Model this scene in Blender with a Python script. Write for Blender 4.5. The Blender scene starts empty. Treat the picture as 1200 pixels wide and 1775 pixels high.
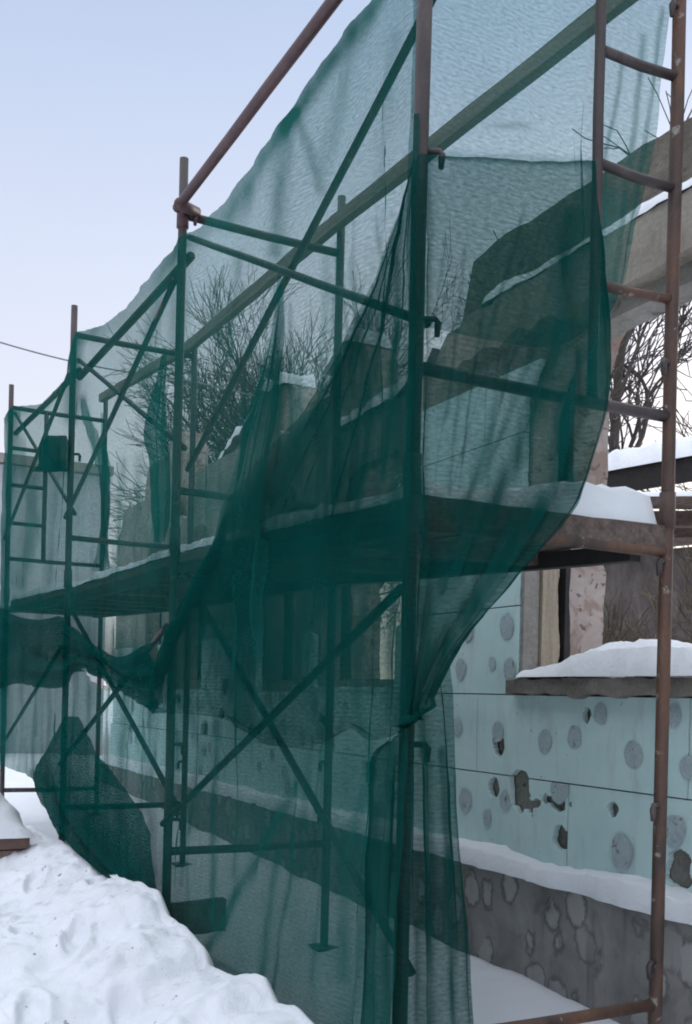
import bpy, bmesh, math, random
from mathutils import Vector, Matrix, noise
from math import sin, cos, tan, pi, radians, sqrt, exp
random.seed(7)
S = bpy.context.scene
COL = S.collection

# ------------------------------------------------------------------ camera
F = 1778.0; CX, CY = 600.0, 1205.0; ROLL = 0.024; YAW = radians(27.6)
EYE = Vector((0, 0, 1.5))
fwd = Vector((sin(YAW), cos(YAW), 0)); rgt = Vector((cos(YAW), -sin(YAW), 0)); up = Vector((0, 0, 1))
cr, sr = cos(ROLL), sin(ROLL)
R2 = rgt * cr + up * sr; U2 = -rgt * sr + up * cr
cam = bpy.data.cameras.new('camera'); co = bpy.data.objects.new('camera', cam); COL.objects.link(co)
co.matrix_world = Matrix(((R2.x, U2.x, -fwd.x, EYE.x), (R2.y, U2.y, -fwd.y, EYE.y), (R2.z, U2.z, -fwd.z, EYE.z), (0, 0, 0, 1)))
cam.sensor_fit = 'HORIZONTAL'; cam.sensor_width = 36; cam.lens = 36 * F / 1200
cam.shift_y = (CY - 887.5) / 1200; cam.clip_start = 0.05; cam.clip_end = 2000
S.camera = co

def ray(px, py):
    d = R2 * ((px - CX) / F) + U2 * ((CY - py) / F) + fwd
    return d
def PX(px, py, X):            # the point of the plane x = X seen at a place of the photograph
    d = ray(px, py); return EYE + d * (X / d.x)
def PY(px, py, Y):
    d = ray(px, py); return EYE + d * (Y / d.y)
def PD(px, py, D):
    return EYE + ray(px, py) * D

def proj(p):
    d = p - EYE; k = F / d.dot(fwd); return CX + d.dot(R2) * k, CY - d.dot(U2) * k
def lerp(a, b, t): return a + (b - a) * t
def clamp(x, a=0., b=1.): return max(a, min(b, x))
def smooth(x): x = clamp(x); return x * x * (3 - 2 * x)
def pl(pts, x):               # piecewise linear
    if x <= pts[0][0]: return pts[0][1]
    for (a, b), (c, d) in zip(pts, pts[1:]):
        if x <= c: return b + (d - b) * (x - a) / (c - a if c != a else 1)
    return pts[-1][1]
def nz(x, y=0., z=0.): return noise.noise(Vector((x, y, z)))
def fbm(x, y, z=0., o=4):
    a, s, f = 0., 1., 1.
    for _ in range(o):
        a += s * nz(x * f, y * f, z * f + 3.7 * f); s *= .5; f *= 2.03
    return a

# ------------------------------------------------------------------ materials
def mat(name):
    m = bpy.data.materials.new(name); m.use_nodes = True
    nt = m.node_tree; b = nt.nodes['Principled BSDF']
    return m, nt, b
def N(nt, t, **kw):
    n = nt.nodes.new(t)
    for k, v in kw.items(): setattr(n, k, v)
    return n
def L(nt, a, b): nt.links.new(a, b)
def tex(nt, scale, detail=6, rough=.6, dist=0., vec=None, stretch=None):
    n = N(nt, 'ShaderNodeTexNoise'); n.inputs['Scale'].default_value = scale
    n.inputs['Detail'].default_value = detail; n.inputs['Roughness'].default_value = rough; n.inputs['Distortion'].default_value = dist
    g = N(nt, 'ShaderNodeNewGeometry')
    src = g.outputs['Position']
    if stretch:
        mp = N(nt, 'ShaderNodeMapping'); mp.inputs['Scale'].default_value = stretch; L(nt, src, mp.inputs['Vector']); src = mp.outputs['Vector']
    L(nt, src, n.inputs['Vector'])
    return n
def ramp(nt, src, stops, interp='LINEAR'):
    r = N(nt, 'ShaderNodeValToRGB'); cr_ = r.color_ramp; cr_.interpolation = interp
    while len(cr_.elements) < len(stops): cr_.elements.new(.5)
    for e, (p, c) in zip(cr_.elements, stops):
        e.position = p; e.color = (*c, 1) if len(c) == 3 else c
    L(nt, src, r.inputs['Fac']); return r
def mix(nt, fac, a, b, mode='MIX'):
    m = N(nt, 'ShaderNodeMix', data_type='RGBA', blend_type=mode)
    if isinstance(fac, (int, float)): m.inputs[0].default_value = fac
    else: L(nt, fac, m.inputs[0])
    for i, v in ((6, a), (7, b)):
        if isinstance(v, tuple): m.inputs[i].default_value = (*v, 1)
        else: L(nt, v, m.inputs[i])
    return m.outputs[2]
def bump(nt, b, h, strength=.5, dist=.01):
    n = N(nt, 'ShaderNodeBump'); n.inputs['Strength'].default_value = strength; n.inputs['Distance'].default_value = dist
    L(nt, h, n.inputs['Height']); L(nt, n.outputs['Normal'], b.inputs['Normal'])

def grainy(name, stops, scale=6, rough=.85, bs=.5, bd=.01, stretch=None, fine=60, spots=None, metallic=0):
    m, nt, b = mat(name)
    n1 = tex(nt, scale, 8, .65, .3, stretch=stretch); c = ramp(nt, n1.outputs['Fac'], stops).outputs['Color']
    n2 = tex(nt, fine, 6, .7)
    c = mix(nt, .35, c, ramp(nt, n2.outputs['Fac'], [(.3, (.35, .35, .35)), (.7, (1.2, 1.2, 1.2))]).outputs['Color'], 'MULTIPLY')
    if spots:
        n3 = tex(nt, spots[0], 4, .6, .6); f = ramp(nt, n3.outputs['Fac'], [(spots[1], (0, 0, 0)), (spots[1] + spots[3], (1, 1, 1))]).outputs['Color']
        c = mix(nt, f, c, spots[2])
    L(nt, c, b.inputs['Base Color']); b.inputs['Roughness'].default_value = rough; b.inputs['Metallic'].default_value = metallic
    a = N(nt, 'ShaderNodeMath', operation='ADD'); L(nt, n1.outputs['Fac'], a.inputs[0]); L(nt, n2.outputs['Fac'], a.inputs[1])
    bump(nt, b, a.outputs[0], bs, bd)
    return m

M_rust = grainy('rusty_red_tube', [(.3, (.03, .019, .016)), (.47, (.085, .048, .035)), (.6, (.14, .066, .038)), (.75, (.17, .11, .085))], 7, .6, .35, .003, (1, 1, .35), 90, (14, .63, (.26, .23, .21), .06))
M_dark = grainy('dark_weathered_tube', [(.3, (.022, .018, .019)), (.5, (.055, .041, .04)), (.75, (.115, .088, .082))], 8, .55, .35, .003, (1, 1, .3), 90, (16, .68, (.25, .21, .19), .08))
M_maroon = grainy('maroon_painted_tube', [(.3, (.04, .02, .023)), (.55, (.08, .038, .042)), (.75, (.12, .065, .065))], 7, .5, .3, .003, None, 90)
M_steel = grainy('grey_old_steel', [(.3, (.035, .035, .04)), (.55, (.07, .068, .07)), (.75, (.13, .12, .115))], 8, .5, .3, .003, None, 80)
M_timber = grainy('weathered_grey_timber', [(.28, (.09, .075, .06)), (.5, (.18, .15, .125)), (.75, (.27, .235, .20))], 3, .85, .6, .004, (1, .12, 6), 60)
M_plank = grainy('brown_old_planks', [(.28, (.05, .038, .034)), (.5, (.12, .085, .07)), (.75, (.21, .155, .13))], 4, .85, .7, .005, (8, .4, 8), 70)
M_tan = grainy('tan_window_board', [(.25, (.2, .16, .11)), (.5, (.36, .30, .22)), (.8, (.46, .40, .31))], 5, .85, .5, .004, (6, 6, .3), 60)
M_conc = grainy('grey_concrete', [(.25, (.16, .145, .13)), (.5, (.30, .28, .25)), (.78, (.43, .40, .36))], 3.2, .9, .9, .02, None, 40, (9, .64, (.10, .09, .08), .05))
M_parapet = grainy('brown_crumbled_parapet', [(.25, (.13, .11, .09)), (.5, (.27, .235, .19)), (.78, (.42, .37, .31))], 5, .95, 1., .05, None, 30, (7, .62, (.11, .08, .06), .08))
M_frieze = grainy('tan_rendered_beam', [(.25, (.22, .19, .155)), (.5, (.37, .32, .265)), (.78, (.48, .43, .37))], 3, .9, .8, .012, None, 50, (6, .64, (.16, .12, .09), .05))
M_sill = grainy('wet_sill_concrete', [(.25, (.12, .10, .085)), (.5, (.22, .195, .165)), (.8, (.33, .30, .26))], 4, .9, .8, .015, (1, 1, 1.6), 50)
M_brick = grainy('red_brown_brick', [(.25, (.12, .075, .06)), (.55, (.21, .135, .11)), (.8, (.30, .22, .19))], 9, .9, .7, .01, None, 60)
M_black = grainy('tarred_black_board_and_shade', [(.3, (.012, .011, .012)), (.6, (.03, .027, .026)), (.8, (.05, .045, .042))], 5, .8, .6, .006, None, 50)  # also colours the jamb slot strips that stand in for shade
M_fence = grainy('brown_grey_barn_wall', [(.28, (.05, .042, .04)), (.5, (.10, .085, .078)), (.75, (.16, .135, .125))], 3, .9, .5, .02, (1.6, 1.6, .7), 20)
M_pale = grainy('pale_grey_render', [(.28, (.34, .36, .37)), (.5, (.46, .48, .49)), (.78, (.58, .60, .61))], 1.2, .9, .4, .01, (1, 1, .25), 12)
M_bark = grainy('dark_bark', [(.3, (.035, .03, .026)), (.6, (.075, .064, .055)), (.8, (.12, .10, .09))], 14, .9, .8, .01, (1, 1, .3), 60)
M_twig = grainy('grey_brown_twigs', [(.3, (.05, .04, .035)), (.6, (.085, .07, .06)), (.8, (.13, .105, .09))], 5, .9, .2, .002, None, 30)
M_bush = grainy('olive_brown_twigs', [(.3, (.08, .065, .04)), (.6, (.13, .105, .07)), (.8, (.18, .15, .11))], 5, .9, .2, .002, None, 30)
M_cable = grainy('grey_cable', [(.3, (.16, .16, .17)), (.7, (.22, .22, .23))], 5, .6, .1, .002)
M_glue = grainy('grey_glue_patch', [(.28, (.33, .40, .415)), (.5, (.42, .495, .51)), (.75, (.49, .57, .58))], 16, .9, .7, .004, None, 90, (22, .6, (.2, .19, .19), .06))

def plaster():
    m, nt, b = mat('pinkish_crumbling_plaster')
    n1 = tex(nt, 3.5, 8, .65, .5); c = ramp(nt, n1.outputs['Fac'], [(.3, (.26, .205, .175)), (.46, (.36, .30, .265)), (.6, (.42, .36, .33)), (.75, (.48, .43, .40))]).outputs['Color']
    n2 = tex(nt, 19, 4, .6, .4); f = ramp(nt, n2.outputs['Fac'], [(.59, (0, 0, 0)), (.64, (.9, .9, .9))]).outputs['Color']
    c = mix(nt, f, c, (.17, .12, .10))
    n3 = tex(nt, 6, 5, .6, .4); f3 = ramp(nt, n3.outputs['Fac'], [(.50, (0, 0, 0)), (.56, (.8, .8, .8))]).outputs['Color']
    c = mix(nt, f3, c, (.27, .19, .155))
    L(nt, c, b.inputs['Base Color']); b.inputs['Roughness'].default_value = .95
    a = N(nt, 'ShaderNodeMath', operation='SUBTRACT'); L(nt, n1.outputs['Fac'], a.inputs[0]); L(nt, f, a.inputs[1])
    bump(nt, b, a.outputs[0], .8, .015)
    return m
M_plaster = plaster()

def foam():
    m, nt, b = mat('mint_foam_board')
    n1 = tex(nt, 1.6, 6, .6, .2); c = ramp(nt, n1.outputs['Fac'], [(.3, (.44, .61, .61)), (.5, (.53, .70, .69)), (.72, (.61, .76, .74))]).outputs['Color']
    n2 = tex(nt, 9, 6, .7, .4, stretch=(1, 1, .25)); f = ramp(nt, n2.outputs['Fac'], [(.50, (0, 0, 0)), (.74, (.6, .6, .6))]).outputs['Color']
    c = mix(nt, f, c, (.40, .45, .45))
    n4 = tex(nt, 38, 3, .5); f4 = ramp(nt, n4.outputs['Fac'], [(.72, (0, 0, 0)), (.75, (1, 1, 1))]).outputs['Color']
    c = mix(nt, f4, c, (.18, .20, .20))
    L(nt, c, b.inputs['Base Color']); b.inputs['Roughness'].default_value = .8
    n3 = tex(nt, 70, 4, .6); bump(nt, b, n3.outputs['Fac'], .25, .003)
    return m
M_foam = foam()

def plinthmat():
    m, nt, b = mat('stained_plinth_render')
    n1 = tex(nt, 3, 8, .65, .5); c = ramp(nt, n1.outputs['Fac'], [(.28, (.13, .124, .12)), (.5, (.235, .222, .215)), (.75, (.36, .34, .33))]).outputs['Color']
    g = N(nt, 'ShaderNodeNewGeometry'); wv = tex(nt, 9, 3, .6)
    mp = N(nt, 'ShaderNodeMapping'); mp.inputs['Scale'].default_value = (.01, 6.4, 4.9); L(nt, g.outputs['Position'], mp.inputs['Vector'])
    wm = N(nt, 'ShaderNodeVectorMath', operation='MULTIPLY_ADD'); wm.inputs[1].default_value = (.6, .6, .6)
    L(nt, wv.outputs['Color'], wm.inputs[0]); L(nt, mp.outputs['Vector'], wm.inputs[2])
    v = N(nt, 'ShaderNodeTexVoronoi'); v.inputs['Scale'].default_value = 1.; v.inputs['Randomness'].default_value = .8; L(nt, wm.outputs[0], v.inputs['Vector'])
    disc = ramp(nt, v.outputs['Distance'], [(.30, (.75, .75, .75)), (.40, (0, 0, 0))]).outputs['Color']
    rim = ramp(nt, v.outputs['Distance'], [(.34, (0, 0, 0)), (.40, (.65, .65, .65)), (.48, (0, 0, 0))]).outputs['Color']
    sel = ramp(nt, v.outputs['Color'], [(.2, (.15, .15, .15)), (.5, (1, 1, 1))]).outputs['Color']
    dm = mix(nt, 1., disc, sel, 'MULTIPLY'); rm = mix(nt, 1., rim, sel, 'MULTIPLY')
    c = mix(nt, dm, c, (.40, .385, .375)); c = mix(nt, rm, c, (.075, .07, .07))
    n2 = tex(nt, 7, 5, .65, .2, stretch=(1, 1, .12)); f = ramp(nt, n2.outputs['Fac'], [(.55, (0, 0, 0)), (.7, (.7, .7, .7))]).outputs['Color']
    c = mix(nt, f, c, (.08, .074, .072))
    n5 = tex(nt, 5, 5, .7, 1.); f5 = ramp(nt, n5.outputs['Fac'], [(.6, (0, 0, 0)), (.68, (.6, .6, .6))]).outputs['Color']
    c = mix(nt, f5, c, (.3, .28, .25))
    L(nt, c, b.inputs['Base Color']); b.inputs['Roughness'].default_value = .92
    bump(nt, b, mix(nt, .5, n1.outputs['Color'], dm), .8, .012)
    return m
M_plinth = plinthmat()

def snowmat(name, dirt=.0, tint=(.80, .82, .86)):
    m, nt, b = mat(name)
    n1 = tex(nt, 2.2, 6, .6); c = ramp(nt, n1.outputs['Fac'], [(.3, tuple(x * .93 for x in tint)), (.7, tint)]).outputs['Color']
    if dirt:
        n2 = tex(nt, 3.3, 8, .72, .6); f = ramp(nt, n2.outputs['Fac'], [(.56, (0, 0, 0)), (.70, (dirt, dirt, dirt))]).outputs['Color']
        c = mix(nt, f, c, (.42, .42, .45))
        n4 = tex(nt, 21, 3, .5, .3); f4 = ramp(nt, n4.outputs['Fac'], [(.69, (0, 0, 0)), (.73, (.8, .8, .8))]).outputs['Color']
        c = mix(nt, f4, c, (.22, .19, .18))
    L(nt, c, b.inputs['Base Color']); b.inputs['Roughness'].default_value = .75
    b.inputs['Subsurface Weight'].default_value = .0
    n3 = tex(nt, 26, 8, .75); n5 = tex(nt, 9, 5, .6)
    a = N(nt, 'ShaderNodeMath', operation='ADD'); L(nt, n3.outputs['Fac'], a.inputs[0]); L(nt, n5.outputs['Fac'], a.inputs[1])
    bump(nt, b, a.outputs[0], .55, .018)
    return m
M_snow = snowmat('clean_snow'); M_bank = snowmat('ploughed_snow', .55)

def netmat(name, alpha, col=(.010, .092, .080), lines=130., rowdev=.03):
    m, nt, b = mat(name); nt.nodes.remove(b)
    out = nt.nodes['Material Output']
    uv = N(nt, 'ShaderNodeUVMap'); uv.uv_map = 'weave'
    wob = N(nt, 'ShaderNodeTexNoise'); wob.inputs['Scale'].default_value = 5.; wob.inputs['Detail'].default_value = 3; L(nt, uv.outputs['UV'], wob.inputs['Vector'])
    ad = N(nt, 'ShaderNodeVectorMath', operation='MULTIPLY_ADD'); ad.inputs[1].default_value = (.02, .02, .02); L(nt, wob.outputs['Color'], ad.inputs[0]); L(nt, uv.outputs['UV'], ad.inputs[2])
    w = N(nt, 'ShaderNodeTexWave', bands_direction='Y'); w.inputs['Scale'].default_value = lines / 6.; w.inputs['Distortion'].default_value = .8; w.inputs['Detail'].default_value = 2
    L(nt, ad.outputs[0], w.inputs['Vector'])
    n2 = N(nt, 'ShaderNodeTexNoise'); n2.inputs['Scale'].default_value = 80.; n2.inputs['Detail'].default_value = 4; n2.inputs['Roughness'].default_value = .7
    mp = N(nt, 'ShaderNodeMapping'); mp.inputs['Scale'].default_value = (.55, 1.4, 1); L(nt, uv.outputs['UV'], mp.inputs['Vector']); L(nt, mp.outputs['Vector'], n2.inputs['Vector'])
    n3 = N(nt, 'ShaderNodeTexNoise'); n3.inputs['Scale'].default_value = 2.5; n3.inputs['Detail'].default_value = 4; L(nt, uv.outputs['UV'], n3.inputs['Vector'])
    def mad(src, k, base):
        q = N(nt, 'ShaderNodeMath', operation='MULTIPLY_ADD'); q.inputs[1].default_value = k
        if isinstance(base, float): q.inputs[2].default_value = base
        else: L(nt, base, q.inputs[2])
        L(nt, src, q.inputs[0]); return q.outputs[0]
    f = mad(w.outputs['Fac'], rowdev * 1.5, alpha - rowdev * .75 - .375 - .10)
    f = mad(n2.outputs['Fac'], .75, f); f = mad(n3.outputs['Fac'], .2, f)
    at_ = N(nt, 'ShaderNodeAttribute'); at_.attribute_name = 'gather'     # threads per area where the cloth is bunched
    iv = N(nt, 'ShaderNodeMath', operation='SUBTRACT'); iv.inputs[0].default_value = .985; L(nt, f, iv.inputs[1])
    gm = N(nt, 'ShaderNodeMath', operation='MULTIPLY_ADD'); L(nt, iv.outputs[0], gm.inputs[0]); L(nt, at_.outputs['Fac'], gm.inputs[1]); L(nt, f, gm.inputs[2]); f = gm.outputs[0]
    cl = N(nt, 'ShaderNodeClamp'); cl.inputs['Min'].default_value = .02; cl.inputs['Max'].default_value = .985; L(nt, f, cl.inputs['Value'])
    tr = N(nt, 'ShaderNodeBsdfTransparent'); tr.inputs['Color'].default_value = (.86, .965, .95, 1); df = N(nt, 'ShaderNodeBsdfDiffuse'); tl = N(nt, 'ShaderNodeBsdfTranslucent')
    n4 = N(nt, 'ShaderNodeTexNoise'); n4.inputs['Scale'].default_value = 1.3; L(nt, uv.outputs['UV'], n4.inputs['Vector'])
    cc = ramp(nt, n4.outputs['Fac'], [(.3, tuple(x * .8 for x in col)), (.7, tuple(x * 1.2 for x in col))]).outputs['Color']
    L(nt, cc, df.inputs['Color']); L(nt, cc, tl.inputs['Color'])
    m1 = N(nt, 'ShaderNodeMixShader'); m1.inputs[0].default_value = .45; L(nt, df.outputs[0], m1.inputs[1]); L(nt, tl.outputs[0], m1.inputs[2])
    m2 = N(nt, 'ShaderNodeMixShader'); L(nt, cl.outputs[0], m2.inputs[0]); L(nt, tr.outputs[0], m2.inputs[1]); L(nt, m1.outputs[0], m2.inputs[2])
    L(nt, m2.outputs[0], out.inputs['Surface'])
    return m
M_net = netmat('green_debris_net', .57, (.008, .090, .078))
M_netlight = netmat('thin_green_net', .46, (.012, .12, .108))
M_netdense = netmat('dense_green_net', .60, (.004, .064, .056))
M_netpack = netmat('packed_green_net', .90, (.003, .066, .058))

# ------------------------------------------------------------------ mesh helpers
class MB:
    def __init__(s): s.v = []; s.f = []; s.mi = []; s.uv = None
    def add(s, vs, fs, mi=0):
        o = len(s.v); s.v += [Vector(v) for v in vs]; s.f += [tuple(i + o for i in f) for f in fs]; s.mi += [mi] * len(fs); return s
    def tube(s, pts, r, n=10, mi=0, cap=True):
        pts = [Vector(p) for p in pts]; rs = r if isinstance(r, (list, tuple)) else [r] * len(pts)
        vs = []; fs = []
        t0 = (pts[1] - pts[0]).normalized(); a = t0.orthogonal().normalized()
        for i, p in enumerate(pts):
            t = (pts[min(i + 1, len(pts) - 1)] - pts[max(i - 1, 0)]).normalized()
            a = (a - t * a.dot(t))
            a = a.normalized() if a.length > 1e-6 else t.orthogonal().normalized()
            b = t.cross(a)
            for k in range(n):
                q = 2 * pi * k / n; vs.append(p + (a * cos(q) + b * sin(q)) * rs[i])
        for i in range(len(pts) - 1):
            for k in range(n):
                k2 = (k + 1) % n; fs.append((i * n + k, i * n + k2, (i + 1) * n + k2, (i + 1) * n + k))
        if cap: fs += [tuple(range(n - 1, -1, -1)), tuple((len(pts) - 1) * n + k for k in range(n))]
        return s.add(vs, fs, mi)
    def box(s, lo, hi, mi=0):
        x0, y0, z0 = lo; x1, y1, z1 = hi
        return s.add([(x0, y0, z0), (x1, y0, z0), (x1, y1, z0), (x0, y1, z0), (x0, y0, z1), (x1, y0, z1), (x1, y1, z1), (x0, y1, z1)],
                     [(3, 2, 1, 0), (4, 5, 6, 7), (0, 1, 5, 4), (1, 2, 6, 5), (2, 3, 7, 6), (3, 0, 4, 7)], mi)
    def beam(s, p0, p1, w, h, mi=0, rough=0., n=1):     # box between two points, w across, h high
        p0 = Vector(p0); p1 = Vector(p1); t = (p1 - p0).normalized(); sd = t.cross(Vector((0, 0, 1))).normalized() if abs(t.z) < .95 else Vector((1, 0, 0)); u = sd.cross(t)
        vs = []
        for i in range(n + 1):
            c = p0.lerp(p1, i / n)
            for a, b in ((-1, -1), (1, -1), (1, 1), (-1, 1)):
                j = Vector((random.uniform(-1, 1), random.uniform(-1, 1), random.uniform(-1, 1))) * rough
                vs.append(c + sd * a * w / 2 + u * b * h / 2 + j)
        fs = [(3, 2, 1, 0), tuple(n * 4 + k for k in range(4))]
        for i in range(n):
            for k in range(4):
                k2 = (k + 1) % 4; fs.append((i * 4 + k, i * 4 + k2, i * 4 + 4 + k2, i * 4 + 4 + k))
        return s.add(vs, fs, mi)
    def extrude(s, outline, x0, x1, mi=0):               # (y, z) outline extruded along x
        n = len(outline)
        vs = [(x0, y, z) for y, z in outline] + [(x1, y, z) for y, z in outline]
        fs = [tuple(range(n)), tuple(range(2 * n - 1, n - 1, -1))]
        for i in range(n):
            j = (i + 1) % n; fs.append((j, i, n + i, n + j))
        return s.add(vs, fs, mi)
    def build(s, name, mats, parent=None, smoothed=False, tri=False, recalc=True):
        me = bpy.data.meshes.new(name); me.from_pydata(s.v, [], s.f)
        mats = mats if isinstance(mats, (list, tuple)) else [mats]
        for m in mats: me.materials.append(m)
        if len(mats) > 1:
            for p, i in zip(me.polygons, s.mi): p.material_index = i
        if s.uv:
            lay = me.uv_layers.new(name='weave')
            for lp in me.loops: lay.data[lp.index].uv = s.uv[lp.vertex_index]
        if recalc or tri:
            bm = bmesh.new(); bm.from_mesh(me)
            if recalc: bmesh.ops.recalc_face_normals(bm, faces=bm.faces)
            if tri: bmesh.ops.triangulate(bm, faces=[f for f in bm.faces if len(f.verts) > 4])
            bm.to_mesh(me); bm.free()
        if smoothed:
            for p in me.polygons: p.use_smooth = True
        o = bpy.data.objects.new(name, me); COL.objects.link(o)
        if parent: o.parent = parent
        return o
def tag(o, label, cat=None, group=None, kind=None):
    if label: o['label'] = label
    if cat: o['category'] = cat
    if group: o['group'] = group
    if kind: o['kind'] = kind
    return o
def thing(name, label, cat, loc=(0, 0, 0), group=None):
    o = bpy.data.objects.new(name, None); COL.objects.link(o); o.location = loc; o.empty_display_size = .2
    return tag(o, label, cat, group)
class TM(MB):                                             # a mesh whose points are world points, built under a moved parent
    def build(s, name, mats, parent=None, **kw):
        o = MB.build(s, name, mats, None, **kw)
        if parent:
            root = parent; off = Vector((0, 0, 0))
            while root: off += Vector(root.location); root = root.parent
            for v in o.data.vertices: v.co -= off
            o.parent = parent
        return o

# ------------------------------------------------------------------ world and light
w = bpy.data.worlds.new('World'); S.world = w; w.use_nodes = True; nt = w.node_tree
bg = nt.nodes['Background']
sky = N(nt, 'ShaderNodeTexSky', sky_type='NISHITA'); sky.sun_disc = False
SUN_EL, SUN_AZ = radians(14), radians(62)
sky.sun_elevation = SUN_EL; sky.sun_rotation = SUN_AZ; sky.air_density = 1.0; sky.dust_density = 1.5; sky.ozone_density = 1.5
tc = N(nt, 'ShaderNodeTexCoord'); sp = N(nt, 'ShaderNodeSeparateXYZ'); L(nt, tc.outputs['Generated'], sp.inputs[0])
veil = ramp(nt, sp.outputs['Z'], [(0., (4.3, 4.15, 4.5)), (.22, (4.15, 4.1, 4.55)), (.38, (3.5, 3.75, 4.5)), (.56, (2.55, 3.05, 4.1)), (.78, (9.2, 9.7, 10.5)), (1., (12., 12.5, 13.4))])
cl = N(nt, 'ShaderNodeTexNoise'); cl.inputs['Scale'].default_value = 2.2; cl.inputs['Detail'].default_value = 5; L(nt, tc.outputs['Generated'], cl.inputs['Vector'])
cf = ramp(nt, cl.outputs['Fac'], [(.3, (.80, .80, .80)), (.7, (.92, .92, .92))])
L(nt, mix(nt, cf.outputs['Color'], sky.outputs['Color'], veil.outputs['Color']), bg.inputs['Color'])
bg.inputs['Strength'].default_value = .095
sun = bpy.data.lights.new('sun', 'SUN'); sun.energy = .5; sun.angle = radians(25); sun.color = (1, .95, .9)
so = bpy.data.objects.new('sun', sun); COL.objects.link(so)
sd = Vector((cos(SUN_EL) * sin(SUN_AZ), cos(SUN_EL) * cos(SUN_AZ), sin(SUN_EL)))
so.rotation_euler = sd.to_track_quat('Z', 'Y').to_euler(); so.location = sd * 50
S.view_settings.view_transform = 'Standard'; S.view_settings.look = 'None'; S.view_settings.exposure = 1.2; S.view_settings.gamma = 1
S.cycles.transparent_max_bounces = 40; S.cycles.max_bounces = 6; S.cycles.diffuse_bounces = 3
S.cycles.filter_width = 1.9; S.cycles.use_adaptive_sampling = True; S.cycles.adaptive_threshold = .02
S.cycles.use_denoising = True

# ------------------------------------------------------------------ ground and snow bank
def grid(xs, ys, hf):
    m = MB(); nx = len(xs); ny = len(ys)
    m.v = [Vector((x, y, hf(x, y))) for y in ys for x in xs]
    m.f = [(j * nx + i, j * nx + i + 1, (j + 1) * nx + i + 1, (j + 1) * nx + i) for j in range(ny - 1) for i in range(nx - 1)]
    m.mi = [0] * len(m.f); return m
def frange(a, b, n): return [a + (b - a) * i / (n - 1) for i in range(n)]
WALLX = 3.0; PLX = 2.85
def ground_h(x, y):
    h = .12 + .05 * fbm(x * .6, y * .6) + .015 * fbm(x * 3, y * 3, 1)
    if y < 14: h += .10 * smooth((x - 2.2) / .65) * smooth((4 - x) / .5 + .2)
    h += .03 * max(0, min(y, 14) - 2.5)
    return h
xs = frange(-500, -8, 18)[:-1] + frange(-8, 1.2, 40)[:-1] + frange(1.2, 3.1, 50)[:-1] + frange(3.1, 14, 40)[:-1] + frange(14, 600, 20)
ys = frange(-60, 1, 20)[:-1] + frange(1, 8, 100)[:-1] + frange(8, 16, 50)[:-1] + frange(16, 60, 30)[:-1] + frange(60, 900, 20)
g = grid(xs, ys, lambda x, y: ground_h(x, y) if abs(x) < 60 and y < 80 else .3).build('snowy_ground', M_snow, smoothed=True, recalc=False)
tag(g, None, None, None, 'structure')

CRX = 1.36
crest = [(-60, 1435), (0, 1424), (50, 1432), (90, 1452), (120, 1472), (150, 1490), (175, 1515), (205, 1522), (245, 1530), (272, 1545), (288, 1590), (318, 1602), (350, 1640), (358, 1668), (400, 1692), (455, 1695), (475, 1738), (510, 1738), (545, 1775), (640, 1850), (760, 1900)]
cz = sorted((PX(a, b, CRX).y, PX(a, b, CRX).z) for a, b in crest)
def onz(px, py, z): d = ray(px, py); p = EYE + d * ((z - EYE.z) / d.z); return p.x, p.y
FEET = [(*onz(a, b, .36), c) for a, b, c in ((60, 1560, 1.3), (40, 1640, 1.5), (130, 1665, 1.2), (55, 1745, 1.4), (215, 1745, 1.35), (170, 1590, 1.6))]
def bank_h(x, y):
    c = pl(cz, y); u = CRX - x
    n = fbm(x * 2.3, y * 2.3, 5)
    lump = max(0., nz(x * 6, y * 6, 2.)) * .13 + max(0, nz(x * 13, y * 13, 8.)) * .08 + abs(nz(x * 24, y * 24, 6.)) * .025
    if u >= 0:
        h = c - .02 - (.16 * smooth(u / .5) + .12 * smooth((u - .3) / 1.4)) * (1 - .9 * smooth((y - 5.9) / 1.0))
        h += (.03 * n + lump * .6 * (.30 + .70 * exp(-(u / .42) ** 2))) * (.45 + .55 * smooth(u / .25)) + .014 * fbm(x * 9, y * 9, 3)
        t = smooth((u - .55) / .5) * smooth((3.5 - u) / 1.)
        h += t * (.03 * fbm(x * 3.1, y * 2.2, 9) - .05 * max(0, nz(x * 4.2, y * 3., 4.)))
    else:
        h = lerp(c, .02, smooth(-u / .2)) + .02 * n
    for fx, fy, fa in FEET:
        dx, dy = x - fx, y - fy
        if abs(dx) < .3 and abs(dy) < .3:
            a = dx * cos(fa) + dy * sin(fa); b = -dx * sin(fa) + dy * cos(fa); q = (a / .13) ** 2 + (b / .05) ** 2
            q += .5 * fbm(x * 9, y * 9, 4); h += -.04 * smooth((1.2 - q) / .8) + .012 * exp(-(q - 1.7) ** 2 * 3)
    edge = smooth((x + 4.5) / 2.5) * smooth((y + 1) / 2.) * smooth((13 - y) / 2.)
    return lerp(-.05, h, edge)
xs = frange(-4.6, -.5, 40)[:-1] + frange(-.5, 1.6, 150); ys = frange(-1.2, 2.2, 25)[:-1] + frange(2.2, 6, 200)[:-1] + frange(6, 13.2, 140)
g = grid(xs, ys, bank_h).build('snow_bank', M_bank, smoothed=True, recalc=False); tag(g, None, None, None, 'structure')

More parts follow.
